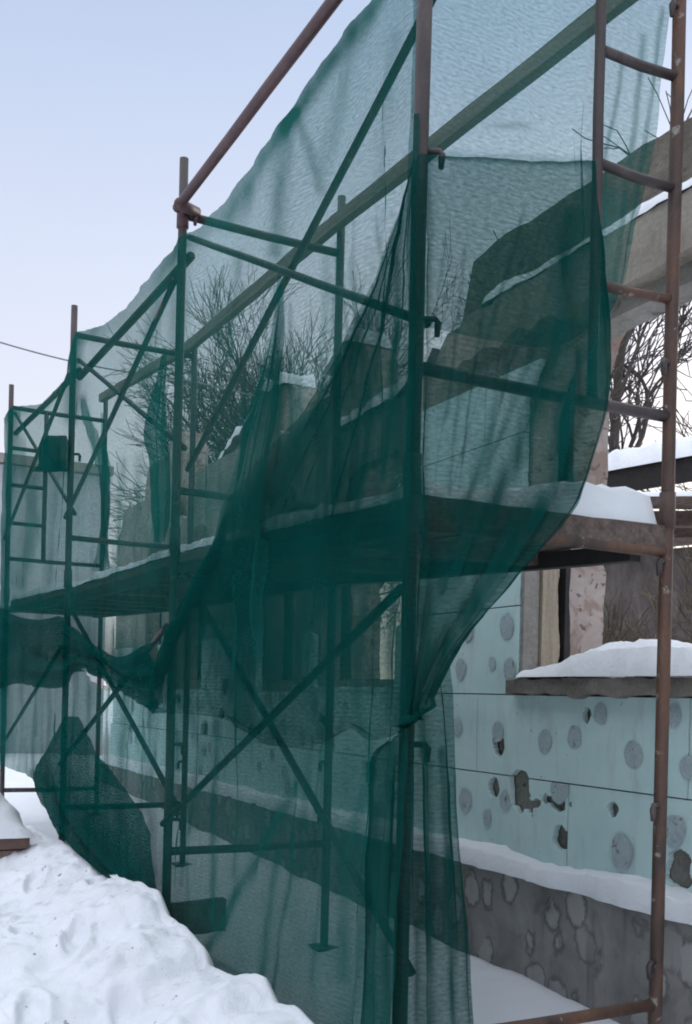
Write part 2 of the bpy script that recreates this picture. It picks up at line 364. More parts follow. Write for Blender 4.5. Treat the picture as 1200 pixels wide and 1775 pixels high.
# ------------------------------------------------------------------ scaffold
XO = 1.52
YF = [PX(p, 1000, XO).y for p in (712, 302, 118, 12)]
xi = []
for (p, yy), Y in zip(((1157, 850), (577, 1000), (333, 800), (180, 850)), YF): xi.append(PY(p, yy, Y).x)
xi[0] = PY(1158, 850, YF[0]).x
def outer(k, y=None, z=None):
    return z
def zo(k, py):   # height on the outer post of frame k of an image row
    Y = YF[k]; d = Vector((XO, Y, 0)).dot(fwd); u = Vector((XO, Y, 0)).dot(rgt) / d * F
    return 1.5 + ((CY - py) + u * sr) / cr / F * d
def zi(k, py):
    Y = YF[k]; d = Vector((xi[k], Y, 0)).dot(fwd); u = Vector((xi[k], Y, 0)).dot(rgt) / d * F
    return 1.5 + ((CY - py) + u * sr) / cr / F * d
RT = .0215
top_o = [zo(0, -250) + .25, zo(1, 275), zo(2, 530), zo(3, 667)]
top_i = [top_o[0], zi(1, 341), top_o[2] - .05, zi(3, 683)]
bar_hi = [zo(0, -235), zo(1, 372), zo(2, 580), zo(3, 706)]
bar_mid = [zo(0, 636), zo(1, 850), zo(2, 932), zo(3, 968)]
bar_low = [.50, zo(1, 1476), zo(2, 1400), zo(3, 1370)]
deck_z = [zo(0, 872), zo(1, 966), zo(2, 1024), zo(3, 1046)]
sc = thing('scaffold', 'rusty steel frame scaffold standing along the ruined wall', 'scaffold', (0, 0, 0))
def rod(name, p0, p1, r=RT, m=M_dark, parent=sc, n=12, segs=6, wob=.0015):
    p0 = Vector(p0); p1 = Vector(p1); pts = []
    for i in range(segs + 1):
        p = p0.lerp(p1, i / segs)
        if 0 < i < segs: p += Vector((random.uniform(-wob, wob), random.uniform(-wob, wob), random.uniform(-wob, wob)))
        pts.append(p)
    return MB().tube(pts, r, n).build(name, m, parent, smoothed=True)
def smooth_fix(o): return o
def hook(p, d, parent, m=M_dark):
    d = Vector(d); a = Vector(p)
    return MB().tube([a, a + d * .055, a + d * .062 + Vector((0, 0, -.012)), a + d * .06 + Vector((0, 0, -.05))], [.009, .009, .011, .008], 8).build('brace_hook', m, parent, smoothed=True)
posts = {}
for k in range(4):
    mo = M_dark; mi_ = M_rust if k == 0 else M_steel
    for side, X, top, m in (('o', XO, top_o[k], mo), ('i', xi[k], top_i[k], mi_)):
        base = ground_h(X, YF[k]) - .02
        p = rod('post', (X, YF[k], base), (X, YF[k], top), .0225 if k == 0 else RT, m, n=14, segs=12)
        posts[k, side] = p
        zs = deck_z[k] + .05
        MB().tube([(X, YF[k], zs - .03), (X, YF[k], zs + .09)], .027, 14).build('coupler_sleeve', m, p, smoothed=True)
        b = MB(); b.box((X - .06, YF[k] - .06, base + .012), (X + .06, YF[k] + .06, base + .026)); b.build('base_plate', m, p)
    mm = M_rust if k == 0 else M_steel
    for z, r in ((bar_hi[k], .02), (bar_mid[k], .019), (bar_low[k], .02)):
        MB().tube([(XO + .015, YF[k], z), ((XO + xi[k]) / 2, YF[k], z - .004), (xi[k] - .015, YF[k], z)], r, 10).build('crossbar', M_dark if (k, z) == (0, bar_mid[0]) else (M_rust if k == 0 else M_dark), sc, smoothed=True)
    rod('crossbar', (XO + .015, YF[k], deck_z[k] - .055), (xi[k] - .015, YF[k], deck_z[k] - .055), .02, mm)
# ladder in the near frame: a short stile and rungs to the rusty post
X1 = PY(1036, 280, YF[0]).x; Y0 = YF[0]
rod('ladder_stile', (X1, Y0, bar_mid[0]), (X1, Y0, bar_hi[0]), .017, M_dark, segs=8)
for pa, pb in ((85, 126), (283, 322), (493, 517)):
    MB().tube([(X1 + .01, Y0, PY(1040, pa, Y0).z), ((X1 + xi[0]) / 2, Y0, PY(1096, (pa + pb) / 2, Y0).z - .004), (xi[0] - .015, Y0, PY(1155, pb, Y0).z)], .016, 10).build('rung', M_rust if pa > 400 else M_dark, sc, smoothed=True)
# ladder of the farthest frame, by its outer post
X4 = PY(79, 800, YF[3]).x
rod('ladder_stile', (X4, YF[3], bar_mid[3]), (X4, YF[3], bar_hi[3]), .02, M_dark)
for py in (776, 840, 906): rod('rung', (XO + .01, YF[3], zo(3, py)), (X4 - .01, YF[3], zo(3, py) + .0), .018, M_dark, segs=2)
# guard rails outside, timber ledger inside
rl = rod('guard_rail', (XO - .045, YF[0], zo(0, -172)), (XO - .045, YF[1] - .05, zo(1, 372)), .0225, M_maroon, n=14)
MB().tube([(XO - .06, YF[1] - .12, zo(1, 376)), (XO + .06, YF[1] - .02, zo(1, 366))],   .027, 10).build('swivel_clamp', M_maroon, rl, smoothed=True)
MB().tube([(XO, YF[1] - .0, zo(1, 395)), (XO, YF[1] - .0, zo(1, 350))], .029, 10).build('swivel_clamp', M_maroon, rl, smoothed=True)
rod('guard_rail', (XO + .045, YF[1], zo(1, 440)), (XO + .045, YF[2], zo(2, 652)), .022, M_dark)
rod('guard_rail', (XO + .045, YF[2], zo(2, 640)), (XO + .045, YF[3], zo(3, 750)), .022, M_dark)
led = [(xi[0] - .04, YF[0] - .6, None), ]
pts = []
for k, py in ((0, -62), (1, 393), (2, 603), (3, 692)): pts.append(Vector((xi[k] - .045, YF[k], zi(k, py))))
ext = pts[0] + (pts[0] - pts[1]).normalized() * .5
for a, b_ in ((ext, pts[1]), (pts[1], pts[2]), (pts[2], pts[3])):
    MB().beam(a, b_ + (b_ - a).normalized() * .0, .045, .068, 0, .0025, 14).build('ledger_board', M_timber, sc)
# crossed braces in the outer face
def brace(k0, y0, k1, y1, off, m=M_dark, r=.0145):
    p = rod('brace', (XO + off, YF[k0], zo(k0, y0)), (XO + off, YF[k1], zo(k1, y1)), r, m)
    return p
brace(0, -45, 1, 812, .055); brace(0, 556, 1, 408, .036)
brace(0, 1020, 1, 1428, -.028); brace(0, 1690, 1, 985, .036)
brace(1, 485, 2, 898, -.028); brace(1, 775, 2, 622, .036)
brace(1, 1085, 2, 1325, -.028); brace(1, 1395, 2, 1060, .036)
brace(2, 650, 3, 935, -.028); brace(2, 890, 3, 715, .036)
brace(2, 1120, 3, 1300, -.028)
# little hooks on the posts
for k, side, ys_ in ((0, 'o', (262, 553, 1290)), (1, 'o', (372, 1290, 1420)), (2, 'o', (787,)),):
    for py in ys_: hook((XO, YF[k], zo(k, py)), (.85, -.5, 0), posts[k, side])
for py, dx in ((18, -1), (632, -1), (975, -1), (1395, -1), (1665, -1)):
    z = zi(0, py); hook((xi[0], Y0, z), (dx * .9, -.4, 0), posts[0, 'i'], M_dark)
for k in (1, 2):
    hook((xi[k], YF[k], zi(k, 1320)), (-.9, -.3, 0), posts[k, 'i']); hook((xi[k], YF[k], zi(k, 1410)), (-.9, -.3, 0), posts[k, 'i'])

# ------------------------------------------------------------------ decks and their snow
def snow_slab(name, outline_fn, nu, nv, zfn, hfn, label, cat='snow'):
    # rounded blanket: outline_fn(u, v) -> (x, y); zfn its bed; hfn its thickness
    m = MB()
    for j in range(nv + 1):
        for i in range(nu + 1):
            u, v = i / nu, j / nv; x, y = outline_fn(u, v)
            e = min(u, 1 - u) * nu; e2 = min(v, 1 - v) * nv
            x += .012 * fbm(y * 14, x * 3, 4) * (1 if u in (0, 1) else 0); q_ = 1.5 + 1.2 * nz(y * 7, x * 7, 1.); k = clamp(e / q_) * clamp(e2 / q_); k = sqrt(max(0, 1 - (1 - k) ** 2))
            m.v.append(Vector((x, y, zfn(x, y) + hfn(x, y) * k * (1 + .25 * fbm(x * 4, y * 4, 2) + .16 * fbm(x * 13, y * 13, 6, 3)) + .004)))
    n1 = nu + 1
    m.f = [(j * n1 + i, j * n1 + i + 1, (j + 1) * n1 + i + 1, (j + 1) * n1 + i) for j in range(nv) for i in range(nu)]
    m.mi = [0] * len(m.f)
    o = m.build(name, M_snow, smoothed=True, recalc=False)
    return tag(o, label, cat)
dl = ['nearest plank deck of the scaffold, beside the rusty post', 'middle plank deck of the scaffold behind the green net', 'farthest plank deck of the scaffold at the left end']
sl = ['thick snow on the nearest scaffold deck beside the rusty post', 'strip of snow lying on the middle scaffold deck', 'strip of snow lying on the farthest scaffold deck']
for k in range(3):
    a, b_ = YF[k] + (.03 if k == 0 else .0), YF[k + 1] - .01
    z0, z1 = deck_z[k], deck_z[k + 1]
    d = thing('scaffold_deck', dl[k], 'deck', (0, 0, 0), 'plank decks of the scaffold')
    xa, xb0, xb1 = XO + .03, xi[k] - .03, xi[k + 1] - .03
    npl = 5
    for q in range(npl):
        t0, t1 = q / npl, (q + 1) / npl
        g_ = .006
        p0 = Vector((lerp(xa, xb0, (t0 + t1) / 2), a + random.uniform(-.05, .02), z0 + random.uniform(-.006, .006))); p1 = Vector((lerp(xa, xb1, (t0 + t1) / 2), b_, z1 + random.uniform(-.006, .006)))
        MB().beam(p0, p1, (xb0 - xa) / npl - g_, .045, 0, .003, 12).build('plank', M_plank, d)
    for q in (.25, .6, .85):
        yy = lerp(a, b_, q); zz = lerp(z0, z1, q) - .05
        MB().beam((xa, yy, zz), (lerp(xb0, xb1, q), yy, zz), .07, .05, 0, .003, 5).build('batten', M_plank, d)
    MB().beam((xa + .02, a + .02, z0 - .052), (xa + .02, b_, z1 - .052), .05, .055, 0, .003, 8).build('edge_beam', M_black, d)
    MB().beam((xb0 - .03, a + .05, z0 - .055), (xb1 - .03, b_, z1 - .055), .05, .06, 0, .003, 8).build('edge_beam', M_black, d)
    if k == 0: MB().beam((xa - .02, a - .03, z0 - .012), (xb0 + .02, a - .03, z0 - .012), .03, .075, 0, .003, 12).build('end_board', M_plank, d)
    def of(u, v, a=a, b_=b_, xa=xa, xb0=xb0, xb1=xb1, k=k):
        y = lerp(a - .02 if k == 0 else a + .01, b_ - .01, v); xl = xa + .0 + .03 * nz(y * 3, 1.); xr = lerp(xb0, xb1, v) + (.035 if k == 0 else 0) + .03 * nz(y * 4, 5.) * smooth(v * 5)
        return lerp(xl, xr, u), y
    snow_slab('snow_layer', of, 26, 60, lambda x, y, a=a, b_=b_, z0=z0, z1=z1: lerp(z0, z1, (y - a) / (b_ - a)) + .024,
              (lambda x, y: .055 + .06 * smooth((x - 1.75) / .5)) if k == 0 else (lambda x, y: .05 + .02 * nz(y * 2, x)), sl[k]).__setitem__('group', 'snow on the scaffold decks')
# board lying by the foot of the second frame
pa = PX(285, 1572, 1.5); pb = PX(372, 1568, 1.62)
MB().beam((XO + .0, YF[1] - .06, zo(1, 1590)), (XO + .27, YF[1] - .06, zo(1, 1588)), .05, .15, 0, .004, 6).build('sole_board', M_plank, sc)

# ------------------------------------------------------------------ the ruined house
house = thing('ruined_house', 'roofless ruined house wall clad in pale mint foam boards', 'ruin', (0, 0, 0))
OP = [(1.85, 3.94, 1.585, 2.85, 3.16), (5.15, 6.2, 1.6, 2.75, 3.02), (6.62, 7.15, 1.6, 2.8, 3.0), (8.45, 9.1, 1.6, 2.75, 2.98), (9.75, 10.3, 1.6, 2.8, 3.0)]   # y0, y1, sill, spring, crown
def arch(op, y):
    y0, y1, s, sp_, c = op; t = (y - (y0 + y1) / 2) / ((y1 - y0) / 2)
    return sp_ + (c - sp_) * max(0, 1 - abs(t) ** 4.) ** .4
TOPLINE = [(-4, 3.90), (4.4, 3.89), (4.68, 3.86), (4.73, 3.50), (4.85, 3.36), (5.15, 3.26), (6.0, 3.22), (6.06, 3.9), (6.3, 3.95), (6.6, 3.8), (6.68, 3.42), (7.15, 3.45), (7.25, 3.92), (7.7, 3.95), (8.2, 3.72), (8.9, 3.5), (9.0, 3.12), (9.75, 3.2), (9.85, 4.1), (10.35, 4.14), (10.42, 3.95), (10.9, 4.0), (11.2, 3.9), (11.3, 3.3), (11.45, 3.2)]
def topz(y, seed=0): return pl(TOPLINE, y) + (.018 if y < 4.7 else .05) * fbm(y * 4, seed, 1) 
def leaf(x0, x1, m, name, zcap=None, jag=.012, seed=0, lift=0.):
    b = MB(); y = -4.; edges = [-4.]
    segs = []
    cuts = sorted([c for o in OP for c in (o[0], o[1])])
    ys_ = [-4.] + cuts + [11.45]
    for a, c in zip(ys_, ys_[1:]):
        op = next((o for o in OP if abs(o[0] - a) < 1e-6), None)
        n = max(4, int((c - a) / .07)); yy = [a + (c - a) * i / n for i in range(n + 1)]
        def tz(q):
            z = topz(q, seed); return min(z, zcap + .015 * nz(q * 5, seed)) if zcap else z
        if op:
            b.extrude([(a, 0.), (c, 0.), (c, op[2]), (a, op[2])], x0, x1)
            up_ = [(q, arch(op, q) + lift * (op[0] < 2) + jag * fbm(q * 9, seed + x0) * (0 if i in (0, n) else 1)) for i, q in enumerate(yy)]
            b.extrude(up_ + [(q, max(tz(q), arch(op, q) + .08 + lift * (op[0] < 2))) for q in reversed(yy)], x0, x1)
        else:
            zz = [0., .5, 1., 1.58] + frange(1.62, 2.9, 16)
            left = [(a + (jag * fbm(z * 7, seed, x0) if z > 1.6 and a > -4 else 0), z) for z in reversed(zz)]
            right = [(c + (jag * fbm(z * 7, seed + 9, x0) if z > 1.6 and c < 11 else 0), z) for z in zz]
            b.extrude([(c, 0.)] + right[1:] + [(q, tz(q)) for q in reversed(yy)] + left, x0, x1)
    return b.build(name, m, house, tri=True)
leaf(3.04, 3.19, M_conc, 'wall', 3.48, .006, 1)
leaf(3.275, 3.5, M_plaster, 'wall', None, .045, 2, .25)['label'] = 'inner leaf of crumbling pinkish plaster'
# filler between the leaves away from the openings
b = MB()
for a, c in ((-3.9, 1.6), (4.4, 4.9), (7.5, 8.1), (10.7, 11.4)): MB().box((3.191, a, 0), (3.274, c, 2.95)).build('wall_core', M_brick, house)
# parapet, frieze beam
b = MB(); yy = frange(-4, 4.72, 90)
b.extrude([(q, 3.46) for q in yy] + [(q, topz(q, 5) + .012 * fbm(q * 9, 2)) for q in reversed(yy)], 3.13, 3.272); b.build('parapet', M_parapet, house, tri=True)
b = MB(); yy = frange(-4, 4.6, 110)
b.extrude([(q, 3.24 + .03 * fbm(q * 3, 4) + .06 * fbm(q * 9, 7) * smooth((q - 3.2) / .5)) for q in yy] + [(q, 3.48 + .012 * nz(q * 8) + .05 * fbm(q * 11, 3) * smooth((q - 3.4) / .4) - .10 * smooth((q - 4.35) / .3)) for q in reversed(yy)], 2.955, 3.038); b.build('frieze_beam', M_frieze, house, tri=True)
# jamb board beside the gap
def strip(yfix, x0, x1, z0, z1, d, n, name, m, jag):
    b = MB(); zz = frange(z0, z1, n)
    vs = []; fs = []
    for z in zz:
        j = jag * fbm(z * 6, x0, 3)
        vs += [(x0, yfix, z), (x1 + j, yfix, z), (x1 + j, yfix + d, z), (x0, yfix + d, z)]
    for i in range(n - 1):
        for k in range(4): fs.append((i * 4 + k, i * 4 + (k + 1) % 4, i * 4 + 4 + (k + 1) % 4, i * 4 + 4 + k))
    fs += [(0, 1, 2, 3), tuple((n - 1) * 4 + k for k in range(4))]
    b.add(vs, fs); return b.build(name, m, house)
strip(3.915, 3.095, 3.195, 1.6, 2.25, .03, 40, 'jamb_board', M_tan, .02)
strip(3.93, 2.998, 3.085, 1.6, 2.25, .02, 30, 'jamb_render', M_conc, .008)
MB().box((3.1915, 4.06, 1.55), (3.2735, 4.09, 3.1)).build('slot_shade', M_black, house)  # black strip added in the jamb slot to paint its deep shade
strip(3.918, 3.236, 3.266, 1.6, 3.1, .13, 50, 'slot_shade', M_black, .012)  # second added strip, black in place of shade on the slot's visible side
# sill
b = MB(); yy = frange(1.7, 3.99, 130)
b.extrude([(q, 1.525 + .013 * fbm(q * 10, 3) - .05 * max(0, nz(q * 7, 7.) - .2)) for q in yy] + [(q, 1.598 + .016 * fbm(q * 9, 2.) - .03 * max(0, nz(q * 13, 5.) - .35)) for q in reversed(yy)], 2.945, 3.56); b.build('window_sill', M_sill, house, tri=True)
# plinth
b = MB(); yy = frange(-4, 11.5, 200)
b.extrude([(q, -.1) for q in (-4, 11.5)] + [(q, .70 + .012 * fbm(q * 5, 1)) for q in reversed(yy)], PLX, 3.038); b.build('plinth', M_plinth, house, tri=True)
# foam boards with real holes
def onwall(px, py): p = PX(px, py, WALLX); return p.y, p.z
def W(px, py, w, h): y, z = onwall(px, py); d = (Vector((WALLX, y, z)) - EYE).dot(fwd); return (y, z, h * d / F * .95, h * d / F)
HOLES = [(903, 1372, 14, 34), (890, 1355, 9, 14), (918, 1398, 12, 14), (932, 1392, 12, 12), (946, 1384, 9, 11), (959, 1391, 10, 12), (972, 1398, 12, 14), (990, 1395, 8, 6), (1008, 1398, 6, 3), (865, 1292, 7, 20),
         (1132, 1398, 8, 6), (972, 1452, 12, 22), (1176, 1508, 16, 34), (1018, 1240, 4, 14), (857, 1365, 2.5, 18), (1063, 1405, 4, 16)]
HOLES = [W(*h) for h in HOLES]
DOTS = [(1043, 1237, 14, 20), (865, 1268, 11, 19), (947, 1285, 12, 21), (998, 1278, 13, 21), (1100, 1308, 16, 25), (972, 1368, 18, 27), (808, 1387, 11, 21), (1070, 1402, 16, 27), (1172, 1440, 14, 30), (1080, 1478, 18, 31),
        (795, 1260, 8, 16), (812, 1093, 9, 19), (880, 1085, 12, 22), (800, 1160, 8, 18), (885, 1160, 10, 20), (877, 1388, 8, 18), (846, 1418, 8, 14), (905, 1362, 12, 24), (1170, 1240, 12, 20), (1195, 1330, 10, 22), (855, 1150, 8, 12)]
DOTS = [W(*h) for h in DOTS]
rd = random.Random(3)
for i in range(150):
    y = rd.uniform(4.6, 11.2); z = rd.uniform(.78, 2.9)
    if y > 4.75 or z > 2.: DOTS.append((y, z, .05, rd.uniform(.035, .06)))
for i in range(22): HOLES.append((rd.uniform(4.8, 11), rd.uniform(.8, 2.9), rd.uniform(.03, .12), rd.uniform(.03, .10)))
HOLES += [(6.45, 2.9, .25, .3), (8.3, 2.85, .12, .3), (7.6, 2.95, .4, .2), (10.6, 2.5, .4, .5)]
ROWS = [.705, 1.13, 1.522, 1.95, 2.37, 2.78, 3.1]
def missing(y, z):
    for o in OP:
        mg = .02
        if o[0] - mg < y < o[1] + mg and o[2] - .06 < z < arch(o, clamp(y, o[0] + .01, o[1] - .01)) + .04: return True
    if z > topz(y) - .12 or (y > 4.95 and z > 1.93 + .1 * nz(y * 2.)): return True
    for hy, hz, ry, rz in HOLES:
        dy, dz = (y - hy) / ry, (z - hz) / rz
        if dy * dy + dz * dz < 1 + .55 * fbm(y * 16, z * 16, hy, 3): return True
    return False
for r in range(len(ROWS) - 1):
    z0, z1 = ROWS[r], ROWS[r + 1]
    y = 2.88 - 1.41 * 3 + (.0 if r % 2 else .7)
    while y < 11.4:
        a, c = y, min(y + 1.41, 11.42); y += 1.41
        if c - a < .1: continue
        cs = .0115 if c > 2.3 and a < 4.6 and z0 < 1.6 else (.02 if c > 2.3 and a < 5 else .045)
        ny, nzz = max(2, int((c - a) / cs)), max(2, int((z1 - z0) / cs))
        gap = .003
        idx = {}; m = TM(); keep = {}
        for j in range(nzz):
            for i in range(ny):
                yy_, zz_ = lerp(a + gap, c - gap, (i + .5) / ny), lerp(z0 + gap, z1 - gap, (j + .5) / nzz)
                if not missing(yy_, zz_): keep[i, j] = 1
        if len(keep) < 6: continue
        best = set(); todo = set(keep)
        while todo:                                        # the largest piece of a broken board stays
            st = [todo.pop()]; comp = set(st)
            while st:
                i, j = st.pop()
                for q in ((i + 1, j), (i - 1, j), (i, j + 1), (i, j - 1)):
                    if q in todo: todo.discard(q); comp.add(q); st.append(q)
            if len(comp) > len(best): best = comp
        keep = {q: 1 for q in keep if q in best}
        if len(keep) < 6: continue
        bowx = random.uniform(0, .004)
        rim = set()
        def vert(i, j):
            if (i, j) not in idx:
                yy_, zz_ = lerp(a + gap, c - gap, i / ny), lerp(z0 + gap, z1 - gap, j / nzz)
                inner = 0 < i < ny and 0 < j < nzz
                full = all((i - q, j - w_) in keep for q in (0, 1) for w_ in (0, 1))
                if inner and not full: rim.add(len(m.v))
                idx[i, j] = len(m.v); m.v.append(Vector((WALLX - bowx + .003 * fbm(yy_ * 2, zz_ * 2), yy_, zz_)))
            return idx[i, j]
        for (i, j) in keep: m.f.append((vert(i, j), vert(i, j + 1), vert(i + 1, j + 1), vert(i + 1, j)))
        nb = len(m.v)
        # back and rims
        fr = list(m.f); ecount = {}
        for f in fr:
            for k in range(4):
                e = (f[k], f[(k + 1) % 4]); ecount[e] = 1
        nbr = {}
        for (p, q) in ecount:
            if (q, p) not in ecount and p in rim and q in rim: nbr.setdefault(p, []).append(q); nbr.setdefault(q, []).append(p)
        for _ in range(3):
            new = {p: (m.v[p] + sum((m.v[q] for q in qs), Vector()) / len(qs)) / 2 for p, qs in nbr.items()}
            for p, v in new.items(): m.v[p] = v
        for p in nbr: m.v[p] += Vector((0, random.uniform(-.25, .25) * cs, random.uniform(-.25, .25) * cs))
        m.v += [v + Vector((.034, 0, 0)) for v in m.v]
        for (p, q) in ecount:
            if (q, p) not in ecount: m.f.append((q, p, p + nb, q + nb))
        m.mi = [0] * len(m.f)
        for dy, dz, _, rr in DOTS:
            if a <= dy < c and z0 <= dz < z1 and not missing(dy, dz):
                n = 22; vs = [(WALLX - .0085, dy, dz)]
                for k in range(n):
                    q = 2 * pi * k / n; rr2 = rr * (1 + .2 * nz(cos(q) * 1.5 + dy * 5, sin(q) * 1.5, dz * 3))
                    vs.append((WALLX - .0075, dy + cos(q) * rr2 * .86, clamp(dz + sin(q) * rr2, z0 + .004, z1 - .004)))
                m.add(vs, [(0, 1 + (k + 1) % n, 1 + k) for k in range(n)], 1)
        m.build('insulation_board', [M_foam, M_glue], house, recalc=False)

# snow on the house
def bar_snow(name, x0, x1, y0, y1, zf, hf, label, nu=12, nv=120, jit=.02, ends=1.):
    def of(u, v):
        y = lerp(y0, y1, v); return lerp(x0 + jit * fbm(y * 5, 1), x1, u), y
    return tag(snow_slab(name, of, nu, nv, zf, hf, label), label, 'snow')
bar_snow('snow_layer', PLX - .02, 3.05, -3.5, 11.4, lambda x, y: .695, lambda x, y: .075 + .03 * nz(y * 1.5, 3.), 'long ledge of snow along the top of the stained plinth', 14, 420, .03)
bar_snow('snow_layer', 2.935, 3.6, 1.72, 3.93, lambda x, y: 1.60, lambda x, y: .125 * (1 - .75 * smooth((y - 3.35) / .55)) * (.8 + .2 * smooth((x - 2.95) / .2)) + .01, 'pillow of snow on the broken window sill', 18, 90, .025)
bar_snow('snow_layer', 2.95, 3.14, -3.5, 4.3, lambda x, y: 3.475, lambda x, y: .045 + .03 * nz(y * 3, 3.), 'snow on the ledge under the brown parapet', 10, 200, .02)
bar_snow('snow_layer', 3.19, 3.5, 6.1, 6.6, lambda x, y: topz(y, 2) - .02, lambda x, y: .09, 'small snow cap on the broken pier behind the net', 10, 20, .01)
bar_snow('snow_layer', 3.19, 3.5, 7.28, 8.9, lambda x, y: topz(y, 2) - .02, lambda x, y: .10, 'long snow cap on the sloping broken wall top', 10, 50, .01)
bar_snow('snow_layer', 2.99, 3.27, 4.80, 6.0, lambda x, y: pl(TOPLINE, y) - .0, lambda x, y: .08, 'snow on the low broken wall beside the parapet end', 10, 50, .02)

# ------------------------------------------------------------------ nets
NETGROUP = 'green debris nets on the scaffold'
def interp_row(row, s):
    n = len(row) - 1; x = clamp(s) * n; i = min(int(x), n - 1); t = x - i
    p0, p1, p2, p3 = row[max(i - 1, 0)], row[i], row[i + 1], row[min(i + 2, n)]
    return .5 * ((2 * p1) + (p2 - p0) * t + (2 * p0 - 5 * p1 + 4 * p2 - p3) * t * t + (3 * p1 - p0 - 3 * p2 + p3) * t ** 3)
def edges(ws, we, wt, wb):
    def f(s, t, p):
        e = 1.
        for d, w_ in ((s, ws), (1 - s, we), (t, wt), (1 - t, wb)):
            if w_: e = min(e, smooth((d / w_) * (.6 + .8 * (.5 + .5 * nz(p.x * 9 + p.y * 9, p.z * 9)))))
        return 1.6 * (1 - e)
    return f
class Folds:
    def __init__(s, seed, n, wmin, wmax, amin, amax, dens=None):
        r = random.Random(seed); s.f = []
        for i in range(n):
            c = r.random() if dens is None else dens(r.random())
            s.f.append((c, r.uniform(wmin, wmax), r.uniform(amin, amax) * r.choice((1, 1, -1)), r.uniform(0, 20), r.random() * .35, r.uniform(.6, 1.3)))
    def __call__(s, u, t):
        a = 0
        for c, w_, am, ph, t0, t1 in s.f:
            if t < t0 - .15 or t > t1 + .15: continue
            x = (u - c - .035 * nz(t * 1.7 + ph, ph)) / w_
            if abs(x) < 3: a += am * exp(-x * x) * smooth((t - t0 + .15) / .3) * smooth((t1 + .15 - t) / .3) * (.75 + .5 * nz(t * 3, ph))
        return a
def net_mesh(P_fn, nu, nv, name, m, label, folds=None, cut=None, fine=.006, size=(4, 3), hem=False, wrinkle=None, gathers=(), fray=None, frayk=.8):
    b = MB(); uv = []; base = []
    for j in range(nv + 1):
        for i in range(nu + 1): base.append(P_fn(i / nu, j / nv))
    n1 = nu + 1; C = Vector((2.6, 6, 0))
    pos = []; gv = []
    for j in range(nv + 1):
        for i in range(nu + 1):
            p = base[j * n1 + i]
            du = base[j * n1 + min(i + 1, nu)] - base[j * n1 + max(i - 1, 0)]; dv = base[min(j + 1, nv) * n1 + i] - base[max(j - 1, 0) * n1 + i]
            n = du.cross(dv)
            n = n.normalized() if n.length > 1e-9 else Vector((-1, 0, 0))
            tow = EYE - p
            if n.dot(tow) < 0: n = -n
            s, t = i / nu, j / nv
            d = (folds(s, t) if folds else 0) + fine * fbm(p.y * 5 + p.x * 5, p.z * 2.5, 2)
            if wrinkle: d += wrinkle(s, t, p)
            pos.append(p + n * d); uv.append((p.x + p.y, p.z)); gv.append(gather(p, gathers) - (frayk * fray(s, t, p) if fray else 0))
    b.v = pos; b.uv = uv
    for j in range(nv):
        for i in range(nu):
            q = (j * n1 + i, j * n1 + i + 1, (j + 1) * n1 + i + 1, (j + 1) * n1 + i)
            if cut:
                c = (base[q[0]] + base[q[2]]) / 2
                if cut(c, (i + .5) / nu, (j + .5) / nv): continue
            b.f.append(q); b.mi.append(0)
    o = b.build(name, m, smoothed=True, recalc=False)
    ga = o.data.attributes.new('gather', 'FLOAT', 'POINT'); ga.data.foreach_set('value', gv)
    return tag(o, label, 'net', NETGROUP)
def gather(p, gs):
    if not gs: return 0.
    x, y = proj(p); g = 0.
    for line, wd, k in gs:
        y0 = min(q[1] for q in line); y1 = max(q[1] for q in line)
        if y < y0 - 3 * wd or y > y1 + 3 * wd: continue
        best = 1e9
        for (x0, ya), (x1, yb) in zip(line, line[1:]):
            dx, dy = x1 - x0, yb - ya; t = clamp(((x - x0) * dx + (y - ya) * dy) / (dx * dx + dy * dy)); best = min(best, (x - x0 - dx * t) ** 2 + (y - ya - dy * t) ** 2)
        g = 1 - (1 - g) * (1 - min(.96, k * 1.4) * exp(-best / (wd * wd)) * (.85 + .4 * nz(x * .05, y * .012, wd)))
    return g
def rows_fn(rows):
    def P(s, t):
        col = [interp_row(r, s) for r in rows]; return interp_row(col, t)
    return P
XN = XO - .05; YN = Y0 - .05
A = lambda x, y, o=0.: PX(x, y, XN - o)
B = lambda x, y, o=0.: PY(x, y, YN - o)

# 1 the long single net over the outer face
top = [(742, -170), (690, -85), (635, 0), (570, 95), (540, 135), (510, 178), (470, 240), (440, 285), (380, 362), (335, 402), (311, 412), (300, 425), (250, 490), (210, 540), (180, 563), (150, 572), (132, 576), (126, 600), (119, 652), (80, 695), (60, 702), (25, 704), (18, 708)]
topc = sorted((A(*p).y, A(*p).z) for p in top)
bot = [(720, 1840), (640, 1830), (560, 1790), (540, 1778), (500, 1745), (470, 1735), (455, 1700), (430, 1702), (390, 1680), (358, 1660), (352, 1640), (310, 1605), (292, 1590), (262, 1545), (240, 1535), (200, 1525), (170, 1510), (135, 1470), (115, 1440), (95, 1400), (70, 1345), (50, 1330), (20, 1320), (2, 1315)]
botc = sorted((A(*p).y, A(*p).z - .05) for p in bot)
yA, yB = YF[0] - .085, YF[3] + .07
def P1(s, t):
    # even on the picture rather than along the wall: nearer bays carry more columns
    y = 1 / lerp(1 / (yA + .6), 1 / (yB + .6), s) - .6
    zt, zb = pl(topc, y), pl(botc, y)
    z = lerp(zt, zb, t)
    near = min(abs(y - q) for q in YF); sag = .05 * smooth(near / .8) * sin(pi * clamp(t * 1.1))
    fl = .06 * smooth((t - .72) / .28)
    p = Vector((XN + sag * .6 * nz(y * .8, 3.) - sag * .3 - fl * .5, y, z))
    k = smooth((z - 3.05) / .12) * smooth((YF[0] + 1.1 - y) / .7)         # behind the near post above the hem
    return EYE + (p - EYE) * lerp(1, (XO + .035) / XN, k)
